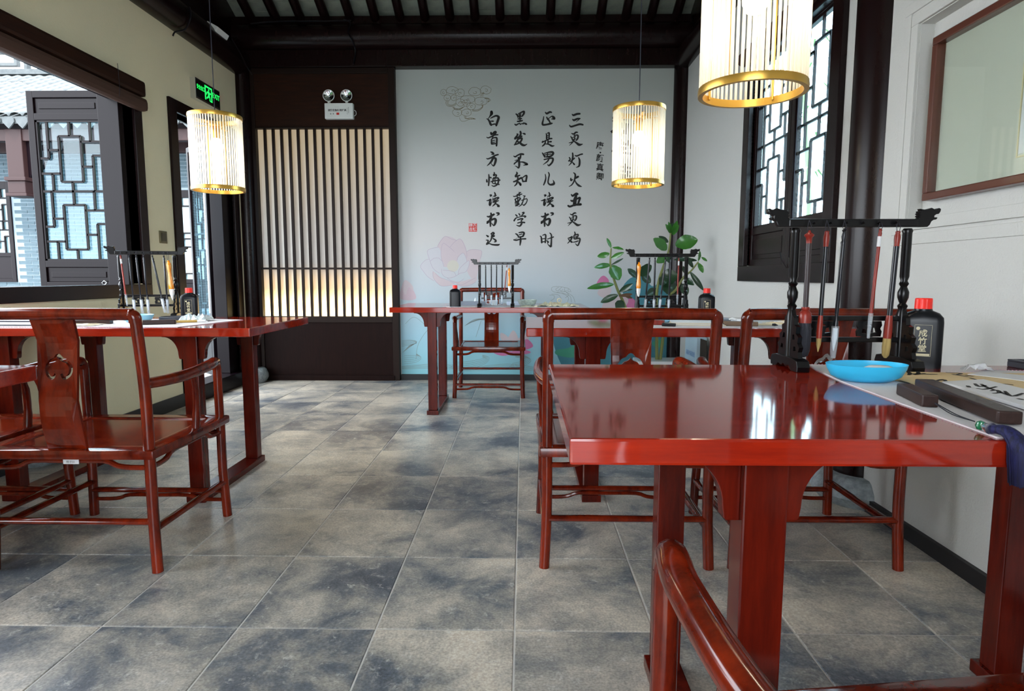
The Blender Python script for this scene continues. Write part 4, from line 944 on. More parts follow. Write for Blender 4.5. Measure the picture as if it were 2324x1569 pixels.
scrib([[(2055,841),(2065,848),(2062,852)],[(2072,839),(2085,847),(2075,851),(2100,848)],[(2068,849),(2128,850)],[(2146,846),(2180,848),(2172,851)],[(2160,850),(2198,856)],[(2190,852),(2210,855)],[(2122,866),(2140,862),(2148,867)],[(2040,864),(2065,871)],[(2200,858),(2240,868),(2300,874)]], kz+.0016, o)
# white card with writing
o = thing('copybook', 'white copybook card with two brush written characters at the right edge', 'book')
cb = [(.885, 1.285), (.955, 1.335), (1.20, 1.14), (1.13, 1.075)]
cb = pl([(2138, 866), (2232, 861), (2420, 905), (2400, 944)], kz+.008)
flat(cb, kz+.0017, .0065, paperw, 'card', o, bevel=.0006)
scrib([[(2212,871),(2222,878),(2238,875)],[(2215,882),(2236,884),(2262,878)],[(2226,872),(2240,880),(2258,886)],[(2196,876),(2200,880)],[(2248,888),(2262,886),(2268,892),(2252,893)],[(2270,890),(2286,897)],[(2280,888),(2296,900),(2322,893)],[(2308,905),(2324,908)]], kz+.0083, o, wd=.0035)
tag(flat(pl([(2196, 850), (2240, 845), (2420, 862), (2420, 880), (2300, 862)], kz+.002), kz+.0017, .0012, paperw, 'white_sheet'), 'blank white sheet lying under the ink slab at the right edge', 'paper')
# crumpled tissue
mb = MB(); random.seed(3); n = 7; G_ = [[(1.035+i*.011+random.uniform(-.003, .003), 1.475+j*.006, kz+random.uniform(.002, .016)*(1 if 0 < i < n-1 else .1)) for i in range(n)] for j in range(5)]
mb.add([p for r in G_ for p in r], [(j*n+i, j*n+i+1, (j+1)*n+i+1, (j+1)*n+i) for j in range(4) for i in range(n-1)]); tag(obj('tissue', mb, paperw, fix=False), 'crumpled white tissue beside the foot of the large ink bottle', 'tissue')
# ink stone
o = thing('inkstone', 'dark rectangular ink slab at the right end of the nearest table', 'inkstone', (1.33, 1.52, TT))
obj('slab', MB().box(-.125, .155, -.060, .055, 0, .014).box(-.125, -.112, -.060, .055, .014, .019).box(-.112, .155, -.060, -.048, .014, .019).box(-.112, .155, .043, .055, .014, .019), stonem, o, bevel=.002)
# wooden paperweights
def weight(c0, c1, w_, h, m, name, label, group, carve=True):
    a, b = Vector(c0), Vector(c1); L = (b-a).length; ang = math.atan2((b-a).y, (b-a).x); t = thing('paperweight', label, 'paperweight', ((a.x+b.x)/2, (a.y+b.y)/2, name), ang, group)
    obj('block', MB().box(-L/2, L/2, -w_/2, w_/2, 0, h), m, t, bevel=.003)
    if carve:
        mb = MB()
        for k in range(9):
            x = -L/2+L*(.07+.10*k); mb.add([(x, -w_*.2, h+.0003), (x+.010, -w_*.05, h+.0003), (x+.012, w_*.12, h+.0003), (x+.002, w_*.2, h+.0003), (x+.006, 0, h+.0003)], [(0, 1, 2, 3, 4)])
        obj('carving', mb, brownb, t, fix=False)
    return t
n1 = at(2280, 968, Z=kz); f1 = at(2088, 884, Z=kz)
weight((f1.x+.004, f1.y-.005), (n1.x+.010, n1.y+.004), .034, .020, woodw, kz+.0016, 'long carved dark wood paperweight lying on the brown paper', 'wood paperweights')
n2 = at(2110, 925, Z=Z1); f2 = at(2052, 896, Z=Z1)
t = weight((f2.x+.001, f2.y+.004), (n2.x, n2.y), .026, .021, woodw, Z1, 'short dark wood paperweight with tassel cord at the felt edge', 'wood paperweights', False)
# tassel
ts = thing('tassel', 'navy tassel with green bead hanging over the table edge', 'tassel')
pA = at(2122, 916, Z=TT+.012); pB = at(2212, 957, Z=TT+.008)
obj('cord', MB().tube(spline([pA, (pA+pB)/2+Vector((-.002, .0, -.004)), pB], 4), .0009, 5).tube(spline([pA+Vector((.002, 0, 0)), (pA+pB)/2+Vector((.004, .001, -.004)), pB], 4), .0009, 5), thread, ts)
pC = at(2226, 966, Z=TT+.010); pD = at(2250, 974, Z=TT+.011)
mb = MB(); mb.lathe([(.001, -.007), (.005, -.0055), (.0072, 0), (.005, .0055), (.001, .007)], tuple(pC), 16); obj('bead', mb, jade, ts)
obj('metal_cap', MB().tube([pC+(pD-pC)*.3, (pC+pD)/2, pD], [.004, .0065, .0085], 14), silver, ts)
E0 = pD; P = [E0, E0+Vector((.010, -.014, .0)), E0+Vector((.014, -.030, -.012)), E0+Vector((.017, -.036, -.036)), E0+Vector((.021, -.036, -.066))]
S_ = spline(P, 4); 
obj('tassel_skirt', MB().tube(S_, [.005+.0105*min(1, i/12) for i in range(len(S_))], 22, flat=None), navy, ts)
mb = MB()
for k in range(90):
    a = random.uniform(0, 2*PI); q = random.uniform(.75, 1.04); Q = []
    for i, p_ in enumerate(S_[3:]): r = (.0055+.0105*min(1, (i+3)/12))*q; Q.append(p_+Vector((r*math.cos(a), r*.9*math.sin(a) if i > 5 else r*.3*math.sin(a), r*.8*math.sin(a) if i <= 3 else 0)))
    Q.append(Q[-1]+Vector((0, 0, -random.uniform(.001, .006)))); mb.tube(Q, .0006, 3, cap=False)
obj('tassel_threads', mb, navy, ts, kind='stuff', fix=False)

# ================================================================ things on the middle right table
cloth([(.52, 2.73), (1.40, 2.73), (1.40, 3.22), (.52, 3.22)], 'white felt laid on the middle right table', stitch=False)
o = weight((.545, 2.90), (.64, 2.86), .03, .022, rosew, Z1, 'reddish wooden block on the middle table felt', 'wood paperweights', False)
o = thing('book_stack', 'low pile of loose pages on the middle right table', 'paper')
for k in range(4): flat([(.66+.004*k, 2.86), (.90-.006*k, 2.80+.004*k), (.94, 2.96), (.70, 3.02)], Z1+.0035*k, .003, paperw if k % 2 else creamp, 'page', o)
mb = MB().obox((.645, 2.79), .03, .011, .013, -.3, Z1); tag(obj('tassel_lump', mb, blackp, bevel=.003), 'small black tassel knot by the loose pages on the middle table', 'tassel')
o = thing('inkstone', 'round grey ink slab behind the pages on the middle table', 'inkstone', (.93, 3.08, Z1)); obj('slab', MB().lathe([(.075, 0), (.078, .004), (.078, .016), (.072, .018), (.068, .013), (.001, .012)], n=28), slateblue, o)
weight((.90, 2.84), (1.04, 2.80), .03, .02, mat('light_wood_block', (.16, .10, .06), .5), Z1, 'plain brown wooden block near the right back post of the front armchair', 'wood paperweights', False)
def spoon(x, y, z, rz, label):
    t = thing('water_spoon', label, 'spoon', (x, y, z), rz)
    obj('spoon_bowl', MB().lathe([(.001, .0), (.014, .003), (.024, .012), (.026, .020), (.024, .020), (.013, .008), (.001, .005)], n=20, sx=1.2), ceramic, t); obj('handle', MB().tube([(.024, 0, .015), (.05, 0, .022), (.065, 0, .016)], [.006, .005, .004], 8), ceramic, t)
spoon(1.03, 2.97, Z1, 2.4, 'white ceramic spoon between the two armchair backs')
t = thing('calligraphy_brush', 'brush lying beside the white spoon on the middle table', 'brush', (1.06, 2.83, Z1+.006), -.3)
obj('handle', MB().tube([(-.05, 0, 0), (.05, 0, 0)], .0045, 8), creamp, t); obj('bristles', MB().tube([(.05, 0, 0), (.062, 0, 0), (.075, 0, -.002)], [.0045, .006, .001], 8), hairb, t)
o = thing('paper_stack', 'fanned pile of yellowish sheets on the middle table right of the second chair post', 'paper')
for k, c_ in enumerate((creamp, creamp, kraft, paperw, creamp, kraft, paperw)): flat([(1.13+.012*k, 2.99-.015*k), (1.24+.01*k, 2.77+.006*k), (1.46, 2.80+.02*k), (1.42, 3.12-.01*k)], Z1+.0030*k, .0026, c_, 'sheet', o)
bowl(.675, 3.04, Z1, .055, .03, paleblue, 'pale blue bowl half hidden behind the front chair splat on the middle table')

# ================================================================ things on the farthest table
cloth([(-.56, 4.56), (-.52, 4.50), (.38, 4.49), (.40, 5.00), (-.56, 5.02)], 'white felt laid over the farthest table', stitch=False)
o = thing('tray', 'shallow grey tray on the farthest table beside the ink bottle', 'tray', (-.38, 4.80, Z1)); obj('tray_body', MB().box(-.10, .09, -.06, .06, 0, .004).box(-.10, .09, -.06, -.055, .004, .028).box(-.10, .09, .055, .06, .004, .028).box(-.10, -.095, -.055, .055, .004, .028).box(.085, .09, -.055, .055, .004, .028), slateblue, o, bevel=.001)
o = obj('brush_rest', MB().lathe([(.022, 0), (.018, .015), (.010, .03), (.004, .05), (.001, .054)], n=14, sy=.5), ceramic); o.location = (-.37, 4.89, Z1); tag(o, 'small white peak shaped brush rest on the farthest table', 'brush rest')
o = thing('cup', 'white mug behind the farthest brush rack', 'cup', (-.225, 4.82, Z1)); obj('cup_body', MB().lathe([(.028, 0), (.033, .01), (.034, .038), (.032, .038), (.030, .008), (.001, .006)], n=22), ceramic, o); obj('handle', MB().tube(spline([(-.032, 0, .032), (-.052, 0, .030), (-.055, 0, .014), (-.033, 0, .008)], 4), .0035, 8), ceramic, o)
tag(obj('small_box', MB().box(-.125, -.02, 4.76, 4.85, Z1, Z1+.03), mat('white_blue_box', (.6, .68, .82), .5), bevel=.004), 'small whitish blue box behind the farthest brush rack', 'box')
bowl(.03, 4.68, Z1, .070, .046, celadon, 'crackled grey green ceramic bowl on the farthest table', foot=.55)
def crumple(name, x0, x1, y0, y1, z, h, m, label, seed, cat='paper', group=None):
    random.seed(seed); nx, ny = 14, 8; V = []
    for j in range(ny):
        for i in range(nx):
            e = min(i, nx-1-i, j*1.4, (ny-1-j)*1.4); V.append((x0+(x1-x0)*i/(nx-1)+random.uniform(-.006, .006), y0+(y1-y0)*j/(ny-1)+random.uniform(-.005, .005), z+.0015+max(0, random.uniform(-.3, 1))*h*min(1, .25+e*.35)))
    mb = MB(); mb.add(V, [(j*nx+i, j*nx+i+1, (j+1)*nx+i+1, (j+1)*nx+i) for j in range(ny-1) for i in range(nx-1)]); return tag(obj(name, mb, m, fix=False), label, cat, group)
crumple('crumpled_paper', .12, .40, 4.56, 4.80, Z1, .034, creamp, 'crumpled cream sheets at the right end of the farthest table', 5)
crumple('crumpled_paper', -.02, .12, 4.50, 4.60, Z1, .010, creamp, 'thin wrinkled sheet at the front edge below the celadon bowl', 9)
o = thing('bamboo_brush_rest', 'short hollow bamboo piece on the crumpled sheets of the farthest table', 'brush rest', (.265, 4.64, Z1+.042)); obj('bamboo_ring', MB().lathe([(.012, -.02), (.017, -.02), (.018, 0), (.017, .02), (.012, .02), (.011, 0), (.012, -.02)], n=18, axis='y', cap=False), creamp, o)

# ================================================================ things on the left table
cloth([(-2.58, 2.70), (-1.50, 2.70), (-1.42, 3.16), (-1.55, 3.20), (-2.58, 3.20)], 'white felt laid over the left writing table', stitch=True, seg=.012)
weight((-2.10, 2.84), (-1.90, 2.87), .035, .020, woodw, Z1, 'long brown paperweight left of the blue bowl on the left table', 'wood paperweights', False)
weight((-1.76, 2.80), (-1.60, 2.87), .035, .020, woodw, Z1, 'long brown paperweight right of the nearest chair post on the left table', 'wood paperweights', False)
bowl(-1.86, 3.00, Z1, .072, .034, paleblue, 'light blue dish on the left table behind the chair rail')
o = thing('inkstone', 'round black ink slab at the right foot of the left brush rack', 'inkstone', (-1.735, 3.10, Z1)); obj('slab', MB().lathe([(.066, 0), (.068, .004), (.068, .018), (.062, .020), (.058, .015), (.001, .014)], n=28), stonem, o)
t = thing('calligraphy_brush', 'yellow bamboo brush lying flat on the left table felt', 'brush', (-1.60, 2.94, Z1+.006), .45)
obj('handle', MB().tube([(-.06, 0, 0), (.055, 0, 0)], .006, 8), mat('yellow_bamboo', (.55, .36, .10), .5), t); obj('bristles', MB().tube([(.055, 0, 0), (.075, 0, 0), (.10, 0, -.002)], [.006, .008, .001], 8), hairw, t)
crumple('plastic_wrap', -1.66, -1.54, 3.00, 3.12, Z1, .040, mat('pale_plastic', (.75, .82, .84), .25), 'crumpled pale plastic wrap near the right end of the left table', 12, 'wrapper')
o = thing('book_stack', 'pile of thin pale magazines behind the labelled chair at the left', 'book')
for k in range(6): flat([(-2.60, 2.74), (-2.10+.006*(k % 3), 2.73), (-2.10, 2.93), (-2.60, 2.95)], Z1+.0056*k, .005, paperw if k % 3 else stonem, 'magazine', o)
o = obj('gold_ornament', MB().lathe([(.03, 0), (.032, .004), (.02, .009), (.001, .010)], n=18), goldorn); o.location = (-2.16, 2.86, Z1+.0340); tag(o, 'small round gold ornament on the pile of magazines', 'ornament')
crumple('practice_paper', -2.05, -1.90, 2.72, 2.84, Z1, .006, creamp, 'thin patterned sheet at the front edge of the left table', 21)
crumple('practice_paper', -2.35, -2.02, 2.98, 3.16, Z1, .012, paperw, 'white sheets spread beside the light blue dish', 22)

# ================================================================ fixtures
# twin-head emergency light
e = thing('emergency_light', 'white twin head emergency light above the slatted screen', 'lamp', (at(772, 255, Y=WB-.06).x, WB-.056, at(772, 255, Y=WB-.06).z))
obj('casing', MB().box(-.132, .132, -.05, 0, -.068, .072), abs_, e, bevel=.006)
for s in (-1, 1):
    x = -.095 if s < 0 else .070
    obj('neck', MB().tube([(x, -.025, .072), (x, -.025, .095)], .013, 12), abs_, e)
    h = obj('lamp_head', MB().lathe([(.030, -.03), (.048, -.02), (.054, 0), (.054, .008), (.049, .008), (.049, .004), (.001, -.020)], (x, -.028, .143), 28, 'y', cap=False), abs_, e)
    obj('reflector', MB().lathe([(.049, .005), (.03, -.006), (.008, -.012), (.001, -.004)], (x, -.030, .143), 28, 'y', cap=False), mirror, e)
for s, zz, k, mm, bd in (('– – – –', .036, .014, ink, .0), ('消防应急照明灯具', .006, .0215, ink, .0006)):
    mb = text_mesh(s, k, bd); mb.v = [(x-.015, -.0506, y+zz) for x, y, z in mb.v]; obj('printed_text', mb, mm, e, fix=False)
obj('printed_mark', MB().box(-.022, .004, -.0508, -.0502, -.034, -.014), redprint, e)
obj('printed_mark', MB().box(-.080, -.070, -.0508, -.0502, -.030, -.020).box(-.055, -.047, -.0508, -.0502, -.030, -.018).box(.078, .080, -.0508, -.0502, -.03, .03).box(.090, .093, -.0508, -.0502, -.02, .035), linem, e)
obj('wire', MB().tube(spline([(.13, -.02, .015), (.150, -.02, .005), (.152, -.02, -.025), (.132, -.02, -.04)], 4), .0028, 6), abs_, e)
# exit sign on the left wall
y0, y1 = 5.15, 5.555
e = thing('exit_sign', 'black exit sign with glowing green running figure on the left wall', 'sign', (WL, (y0+y1)/2, 2.505)); hw = (y1-y0)/2
obj('housing', MB().box(0, .045, -hw, hw, -.082, .078), silver, e, bevel=.002)
obj('sign_face', MB().box(.045, .047, -hw+.008, hw-.006, -.070, .068), signb, e)
def sgn(mb): mb.v = [(.0478, x, y) for x, y, z in mb.v]; return mb
obj('sign_text', sgn(MB().add([], [])) if 0 else (lambda m_: sgn(m_))((lambda m_: (setattr(m_, 'v', [(x+.128, y+.010, 0) for x, y, z in m_.v]), m_)[1])(text_mesh('EXIT', .060, .0008))), green, e, fix=False)
obj('sign_text', (lambda m_: sgn(m_))((lambda m_: (setattr(m_, 'v', [(x*.8-.125, y+.012, 0) for x, y, z in m_.v]), m_)[1])(text_mesh('安全出口', .040, .0006))), green, e, fix=False)
obj('door_symbol', MB().box(.0472, .0480, -.060, -.045, -.055, .058).box(.0472, .0480, -.060, .060, .045, .058).box(.0472, .0480, .045, .060, -.055, .058).box(.0472, .0480, .02, .045, -.055, -.045), green, e)
fg = MB()
def limb(a, b, r): 
    a, b = Vector((0.0484, *a)), Vector((0.0484, *b)); d = (b-a).normalized(); n_ = Vector((0, -d.z, d.y))*r; fg.add([a+n_, a-n_, b-n_, b+n_], [(0, 1, 2, 3)])
for a, b, r in (((-.004, .018), (.006, -.012), .012), ((-.004, .016), (-.030, .006), .006), ((-.030, .006), (-.036, -.012), .005), ((0, .018), (.026, .004), .006), ((.026, .004), (.036, .014), .005), ((.004, -.012), (-.016, -.030), .008), ((-.016, -.030), (-.036, -.040), .006), ((.006, -.012), (.020, -.028), .008), ((.020, -.028), (.018, -.05), .006)): limb(a, b, r)
fg.add([(.0484, .004+.009*math.cos(k*PI/5), .032+.009*math.sin(k*PI/5)) for k in range(10)], [tuple(range(10))]); obj('running_figure', fg, green, e, fix=False)
# switch plate
e = thing('light_switch', 'small bronze wall switch beside the doorway', 'switch', (WL, 4.640, 1.295))
obj('plate', MB().box(0, .010, -.045, .045, -.045, .045), mat('bronze_plate', (.16, .14, .08), .35, metal=.6), e, bevel=.003)
obj('rocker', MB().box(.010, .014, -.028, .028, -.030, .030), mat('bronze_rocker', (.09, .08, .05), .35, metal=.5), e, bevel=.002)
# white junction box and cables on the beams
o = obj('junction_box', MB().box(-.05, .05, -.10, .10, -.022, .022), abs_, bevel=.006); p = at(541, 104, X=WL+.13); o.location = (WL+.10, 5.45, 3.04); o.rotation_euler = (0, .5, 0); tag(o, 'small white junction box lying on the left wall beam', 'box')
c1 = MB().tube(spline([(-2.45, 5.885, 3.26), (-2.2, 5.90, 3.285), (-1.8, 5.90, 3.285), (-1.55, 5.90, 3.288)], 3), .006, 6)
c1.tube(spline([(-1.62, 5.91, 3.30), (-1.555, 5.89, 3.27), (-1.57, 5.876, 3.185), (-1.545, 5.885, 3.12), (-1.535, 5.975, 3.06), (-1.56, 5.985, 2.94)], 4), .006, 6)
tag(obj('cable', c1, blackp), 'black cable clipped along the round beam above the screen', 'cable')
tag(obj('cable', MB().tube(spline([(WL+.14, 4.93, 3.02), (WL+.15, 4.92, 2.94), (WL+.10, 4.93, 2.86), (WL+.04, 4.90, 2.83), (WL+.02, 4.90, 2.80)], 4), .006, 6), blackp), 'black cable looped round the beam over the left wall', 'cable')
tag(obj('cable', MB().tube(spline([(WL+.15, 5.60, 3.03), (WL+.16, 5.75, 2.95), (WL+.14, 5.90, 2.90), (WL+.17, 5.94, 2.84)], 4), .004, 6), blackp), 'thin dark cable running from the junction box into the corner', 'cable')
# picture in the right niche
PZ0, PZ1, PY0, PY1 = 1.295, 1.885, 1.25, 2.455
pc = thing('framed_picture', 'large framed picture behind glass in the recess of the right wall', 'picture', (WR+.05, 0, 0)); xf = -.045
fr = frame_mb(PY0, PY1, PZ0, PZ1, .028, xf, 0); obj('picture_frame', fr, frameb, pc, bevel=.004)
obj('backing', MB().box(-.012, -.004, PY0+.02, PY1-.02, PZ0+.02, PZ1-.02), matte, pc)
obj('picture_sheet', MB().box(-.015, -.0125, PY0+.2, 2.035, PZ0+.095, PZ1-.095), picw, pc)
obj('sheet_border', frame_mb(PY0+.19, 2.045, PZ0+.085, PZ1-.085, .004, -.0145, -.0122), gold, pc)
obj('picture_glass', MB().box(-.030, -.028, PY0+.02, PY1-.02, PZ0+.02, PZ1-.02), picglass, pc)
# carton and potted plant by the back right corner
bx = thing('paper_carton', 'flat pale blue printed carton standing against the right wall', 'box', (1.445, 5.25, 0))
obj('carton_body', MB().box(-.045, .035, -.18, .18, 0, .52), mat('pale_carton', (.45, .60, .70), .6), bx, bevel=.003)
for s, zz, k in (('高级书画宣纸', .37, .045), ('手工净皮', .30, .03)):
    mb = text_mesh(s, k); mb.v = [(-.0462, -x, y+zz) for x, y, z in mb.v]; obj('printed_text', mb, mat('blue_print', (.03, .15, .45), .6), bx, fix=False)
pt = thing('potted_plant', 'tall broad leaved green plant in a white rectangular pot by the mural', 'plant', (1.08, 5.02, 0))
obj('pot', plate([(-.16, 0), (.16, 0), (.18, .35), (-.18, .35)], (), .26), ceramic, pt, bevel=.01)
obj('soil', MB().box(-.165, .165, -.11, .11, .348, .354), mat('soil', (.03, .022, .016), .95), pt)
obj('pot_rim', frame_mb(-.14, .14, -.20, .20, .028, 0, .018), ceramic, pt).rotation_euler = (0, 0, 0)
rim = pt.children[-1]; rim.data.vertices.foreach_set('co', [c for v in rim.data.vertices for c in (v.co.z, v.co.y, .348+v.co.x)]); rim.data.update()
PO = Vector((1.08, 5.02, 0))
def pp(x, y, Y): return at(1320+x/7.47, 490+y/7.47, Y=Y-.58)-PO
for P in ([(500,550,5.50),(490,700,5.50),(490,850,5.50),(540,1050,5.52),(620,1280,5.55),(700,1450,5.58)], [(1510,290,5.60),(1480,560,5.60),(1440,700,5.60),(1390,850,5.60),(1310,1100,5.6),(1270,1400,5.6)], [(1980,780,5.56),(1850,940,5.57),(1730,1040,5.58),(1600,1250,5.6),(1450,1450,5.6)]):
    Q = [pp(*q) for q in P]; b0 = Q[-1]; Q += [Vector((b0.x*.55, b0.y*.5, .50)), Vector((b0.x*.3, 0, .345))]
    S_ = spline(Q, 4); obj('stem', MB().tube(S_, [.006+.008*i/len(S_) for i in range(len(S_))], 8), stemm, pt)
def leaf(b, tpt, wpx, Yb_, m, fold=.25, droop=.15, seed=0):
    random.seed(seed); A_ = pp(b[0], b[1], Yb_); B_ = pp(tpt[0], tpt[1], Yb_+random.uniform(-.09, .03)); ax = B_-A_; L = ax.length; ax.normalize()
    view = Vector((0, -1, 0)); view = (view+Vector((random.uniform(-.4, .4), 0, random.uniform(-.1, .5)))).normalized()
    side = ax.cross(view).normalized(); nrm = side.cross(ax).normalized(); wd = wpx/7.47*4.97/F/2
    V = []; Fc = []; n = 9
    V.append(A_-ax*L*.0)
    for i in range(n):
        tt = (i+.5)/n; ww = wd*(math.sin(PI*min(1, tt*.96+.03))**.75); c = A_+ax*L*tt+nrm*droop*L*(math.sin(PI*tt)*.5); mdl = c-nrm*fold*ww
        V += [c+side*ww+nrm*ww*.12*math.sin(i*2.1), c+side*ww*.5-nrm*fold*ww*.6, mdl, c-side*ww*.5-nrm*fold*ww*.6, c-side*ww+nrm*ww*.12*math.cos(i*1.7)]
    V.append(B_)
    for i in range(n-1):
        for k in range(4): a = 1+i*5+k; Fc.append((a, a+1, a+6, a+5))
    for k in range(4): Fc.append((0, 2+k, 1+k)); a = 1+(n-1)*5+k; Fc.append((a, a+1, len(V)-1))
    mb = MB(); mb.add(V, Fc); mb.sm = True; obj('leaf', mb, m, pt, fix=False, smooth=True)
LV = [((500,545),(425,375),60,5.5,leafm),((520,540),(715,575),60,5.5,leafm),((475,640),(265,690),100,5.5,leafm),((500,720),(720,620),80,5.5,leafm),((490,830),(210,880),95,5.5,leafm),((500,840),(640,1090),235,5.5,leafm),((500,835),(710,720),36,5.5,leafd),
      ((550,1160),(90,1235),110,5.52,leafm),((1450,575),(1215,385),180,5.6,leafm),((1470,450),(1305,345),85,5.6,leafd),((1585,495),(1970,405),250,5.58,leafm),((1510,300),(1420,140),75,5.6,leafm),((1515,300),(1470,100),70,5.6,leafm),((1530,310),(1620,80),90,5.6,leafm),((1540,330),(1645,150),70,5.6,leafm),((1510,310),(1545,120),75,5.6,leafd),
      ((1450,660),(1270,800),150,5.6,leafm),((1440,670),(1490,800),130,5.6,leafd),((1010,1030),(1120,810),180,5.55,leafd),((1020,1000),(1170,1140),150,5.6,leafd),((940,1050),(780,895),115,5.55,leafd),((640,1290),(870,1150),90,5.55,leafd),((640,1290),(870,1245),46,5.55,leafd),((620,1340),(320,1470),120,5.53,leafd),((700,1440),(590,1590),190,5.55,leafd),
      ((1980,770),(2000,590),66,5.56,leafm),((2030,700),(2130,770),44,5.56,leafm),((1960,760),(1560,745),80,5.57,leafd),((1890,880),(1750,660),75,5.58,leafd),((1980,800),(2060,970),85,5.56,leafm),((1840,950),(2070,1270),90,5.56,leafd),((1740,1060),(1910,1175),105,5.58,leafd),((1750,970),(1720,850),60,5.58,leafd),
      ((1340,1060),(1640,1010),270,5.62,leafd),((1380,1130),(1600,1320),260,5.63,leafd),((1300,1250),(1100,1360),170,5.62,leafd),((1420,1000),(1330,1180),160,5.62,leafd),((1700,1150),(1790,1350),140,5.6,leafd),((1180,830),(1040,1010),120,5.6,leafd),((860,1330),(620,1360),60,5.56,brownleaf),((860,1400),(700,1340),50,5.57,brownleaf)]
for k, l in enumerate(LV): leaf(*l, seed=k)

# ================================================================ outdoors: courtyard, facing wing, bamboo
struct('courtyard_ground', MB().box(-16, 12, -14, 22, -.6, -.12), paving)
BW = thing('courtyard_building', 'grey brick wing with curved roof tiles and lattice windows seen through the left window', 'building', (-8, 11, 0)); BO = Vector((-8, 11, 0))
def O(mb): mb.v = [(x-BO.x, y-BO.y, z) for x, y, z in mb.v]; return mb
FY = 11.0; X0, X1, ZT = -12.5, -3.2, 3.30
# window openings in the facade (x0,x1,z0,z1)
Wn = []
a = at(-60, 640, Y=FY); b_ = at(22, 412, Y=FY); Wn.append((a.x, b_.x, a.z, b_.z))
a = at(392, 700, Y=FY); b_ = at(470, 432, Y=FY); Wn.append((a.x-.3, b_.x+.1, a.z, b_.z))
core = MB(); last = X0
zz0, zz1 = min(q[2] for q in Wn), max(q[3] for q in Wn)
for (a0, a1, z0, z1) in Wn: core.box(last, a0, FY, FY+.3, -.1, ZT+.1); core.box(a0, a1, FY, FY+.3, -.1, z0); core.box(a0, a1, FY, FY+.3, z1, ZT+.1); last = a1
core.box(last, X1, FY, FY+.3, -.1, ZT+.1); obj('wall_core', O(core), mort2, BW)
cand = []; ch_, bl_ = .0625, .235; z = -.1; row = 0
while z < ZT:
    x = X0-(row % 2)*bl_/2
    while x < X1:
        xa, xb = max(X0, x+.006), min(X1, x+bl_-.006)
        if xb-xa > .03 and not any(xb > q[0] and xa < q[1] and z+ch_ > q[2] and z < q[3] for q in Wn): cand.append((xa, xb, z))
        x += bl_
    z += ch_; row += 1
def seen(xa, xb, z):
    p = Vector(((xa+xb)/2, FY, z))-CAM; dd = p.dot(FW); px, py = 1162+F*p.dot(RT)/dd, 784.5-F*p.dot(UPV)/dd
    return (20 < px < 250 and 240 < py < 660) or (385 < px < 445 and 325 < py < 445)
vis = [c_ for c_ in cand if seen(*c_)]; random.seed(4); vis.sort(key=lambda c_: abs(c_[2]-1.5)); vis = vis[:300]; vs_ = set(vis)
bb = {}
rest = MB()
for c_ in cand:
    xa, xb, z = c_; w_ = round(xb-xa, 3); d = random.uniform(.004, .012)
    if c_ in vs_:
        loc = ((xa+xb)/2-BO.x, FY-BO.y-d, z+ch_/2)
        if w_ not in bb: bb[w_] = obj('brick', MB().box(-w_/2, w_/2, 0, .05, -ch_/2+.005, ch_/2-.005), brick1, BW); bb[w_].location = loc
        else: share(bb[w_], BW, loc)
    else: rest.box(xa, xb, FY-d, FY+.01, z+.005, z+ch_-.005)
obj('bricks', O(rest), brick1, BW, kind='stuff', fix=False)
for k, (a0, a1, z0, z1) in enumerate(Wn):
    W_, H_ = a1-a0, z1-z0; kb = .38
    wf = MB().box(a0, a0+.07, FY-.03, FY+.05, z0, z1).box(a1-.07, a1, FY-.03, FY+.05, z0, z1).box(a0+.07, a1-.07, FY-.03, FY+.05, z1-.13, z1).box(a0+.07, a1-.07, FY-.03, FY+.05, z0, z0+.06)
    wf.box(a0+.07, a1-.07, FY-.01, FY+.03, z0+.06, z0+.06+kb).box(a0+.07, a1-.07, FY-.03, FY+.05, z0+.06+kb, z0+.13+kb)
    f_ = obj('window', O(wf), purplewood, BW, bevel=.004)
    la = lattice_mb(W_-.14, H_-.26-kb, .022, .02); la.v = [(x+a0+.07-BO.x, y+FY-.01-BO.y, z_+z0+.13+kb) for x, y, z_ in la.v]; obj('lattice', la, purplewood, f_)
    obj('pane', O(MB().box(a0+.07, a1-.07, FY+.01, FY+.02, z0+.13+kb, z1-.13)), mat('dark_glass', (.10, .16, .18), .1, spec=.8), f_)
obj('eave_beam', O(MB().box(X0, X1, FY-.95, FY-.80, 3.12, 3.30).box(X0, X1, FY-.10, FY+.1, 3.10, 3.42)), plumb, BW, bevel=.01)
obj('soffit', O(MB().box(X0, X1, FY-.95, FY+.1, 3.38, 3.42)), plumb, BW)
# hanging post with carved bracket, from the eave beam
q = at(42, 300, Y=FY-.85); qb = at(42, 448, Y=FY-.85)
obj('hanging_post', O(MB().box(q.x-.13, q.x+.13, FY-.97, FY-.72, qb.z+.28, 3.3).box(q.x-.17, q.x+.17, FY-1.01, FY-.68, qb.z+.24, qb.z+.30).box(q.x-.14, q.x+.14, FY-.98, FY-.71, qb.z+.05, qb.z+.24).box(q.x-.17, q.x+.17, FY-1.01, FY-.68, qb.z, qb.z+.05)), plumb, BW, bevel=.01)
obj('carved_bracket', O(plate([(q.x+.13, 3.12), (q.x+.75, 3.12), (q.x+.70, 3.0), (q.x+.45, 2.92), (q.x+.35, 2.70), (q.x+.20, 2.66), (q.x+.13, 2.50)], [[(q.x+.2, 2.95), (q.x+.3, 2.93), (q.x+.32, 3.05), (q.x+.2, 3.06)], [(q.x+.38, 2.98), (q.x+.5, 3.0), (q.x+.48, 3.07), (q.x+.38, 3.07)]], .06, to3=lambda u, v, w_: (u, FY-.85+w_, v))), purplewood, BW)
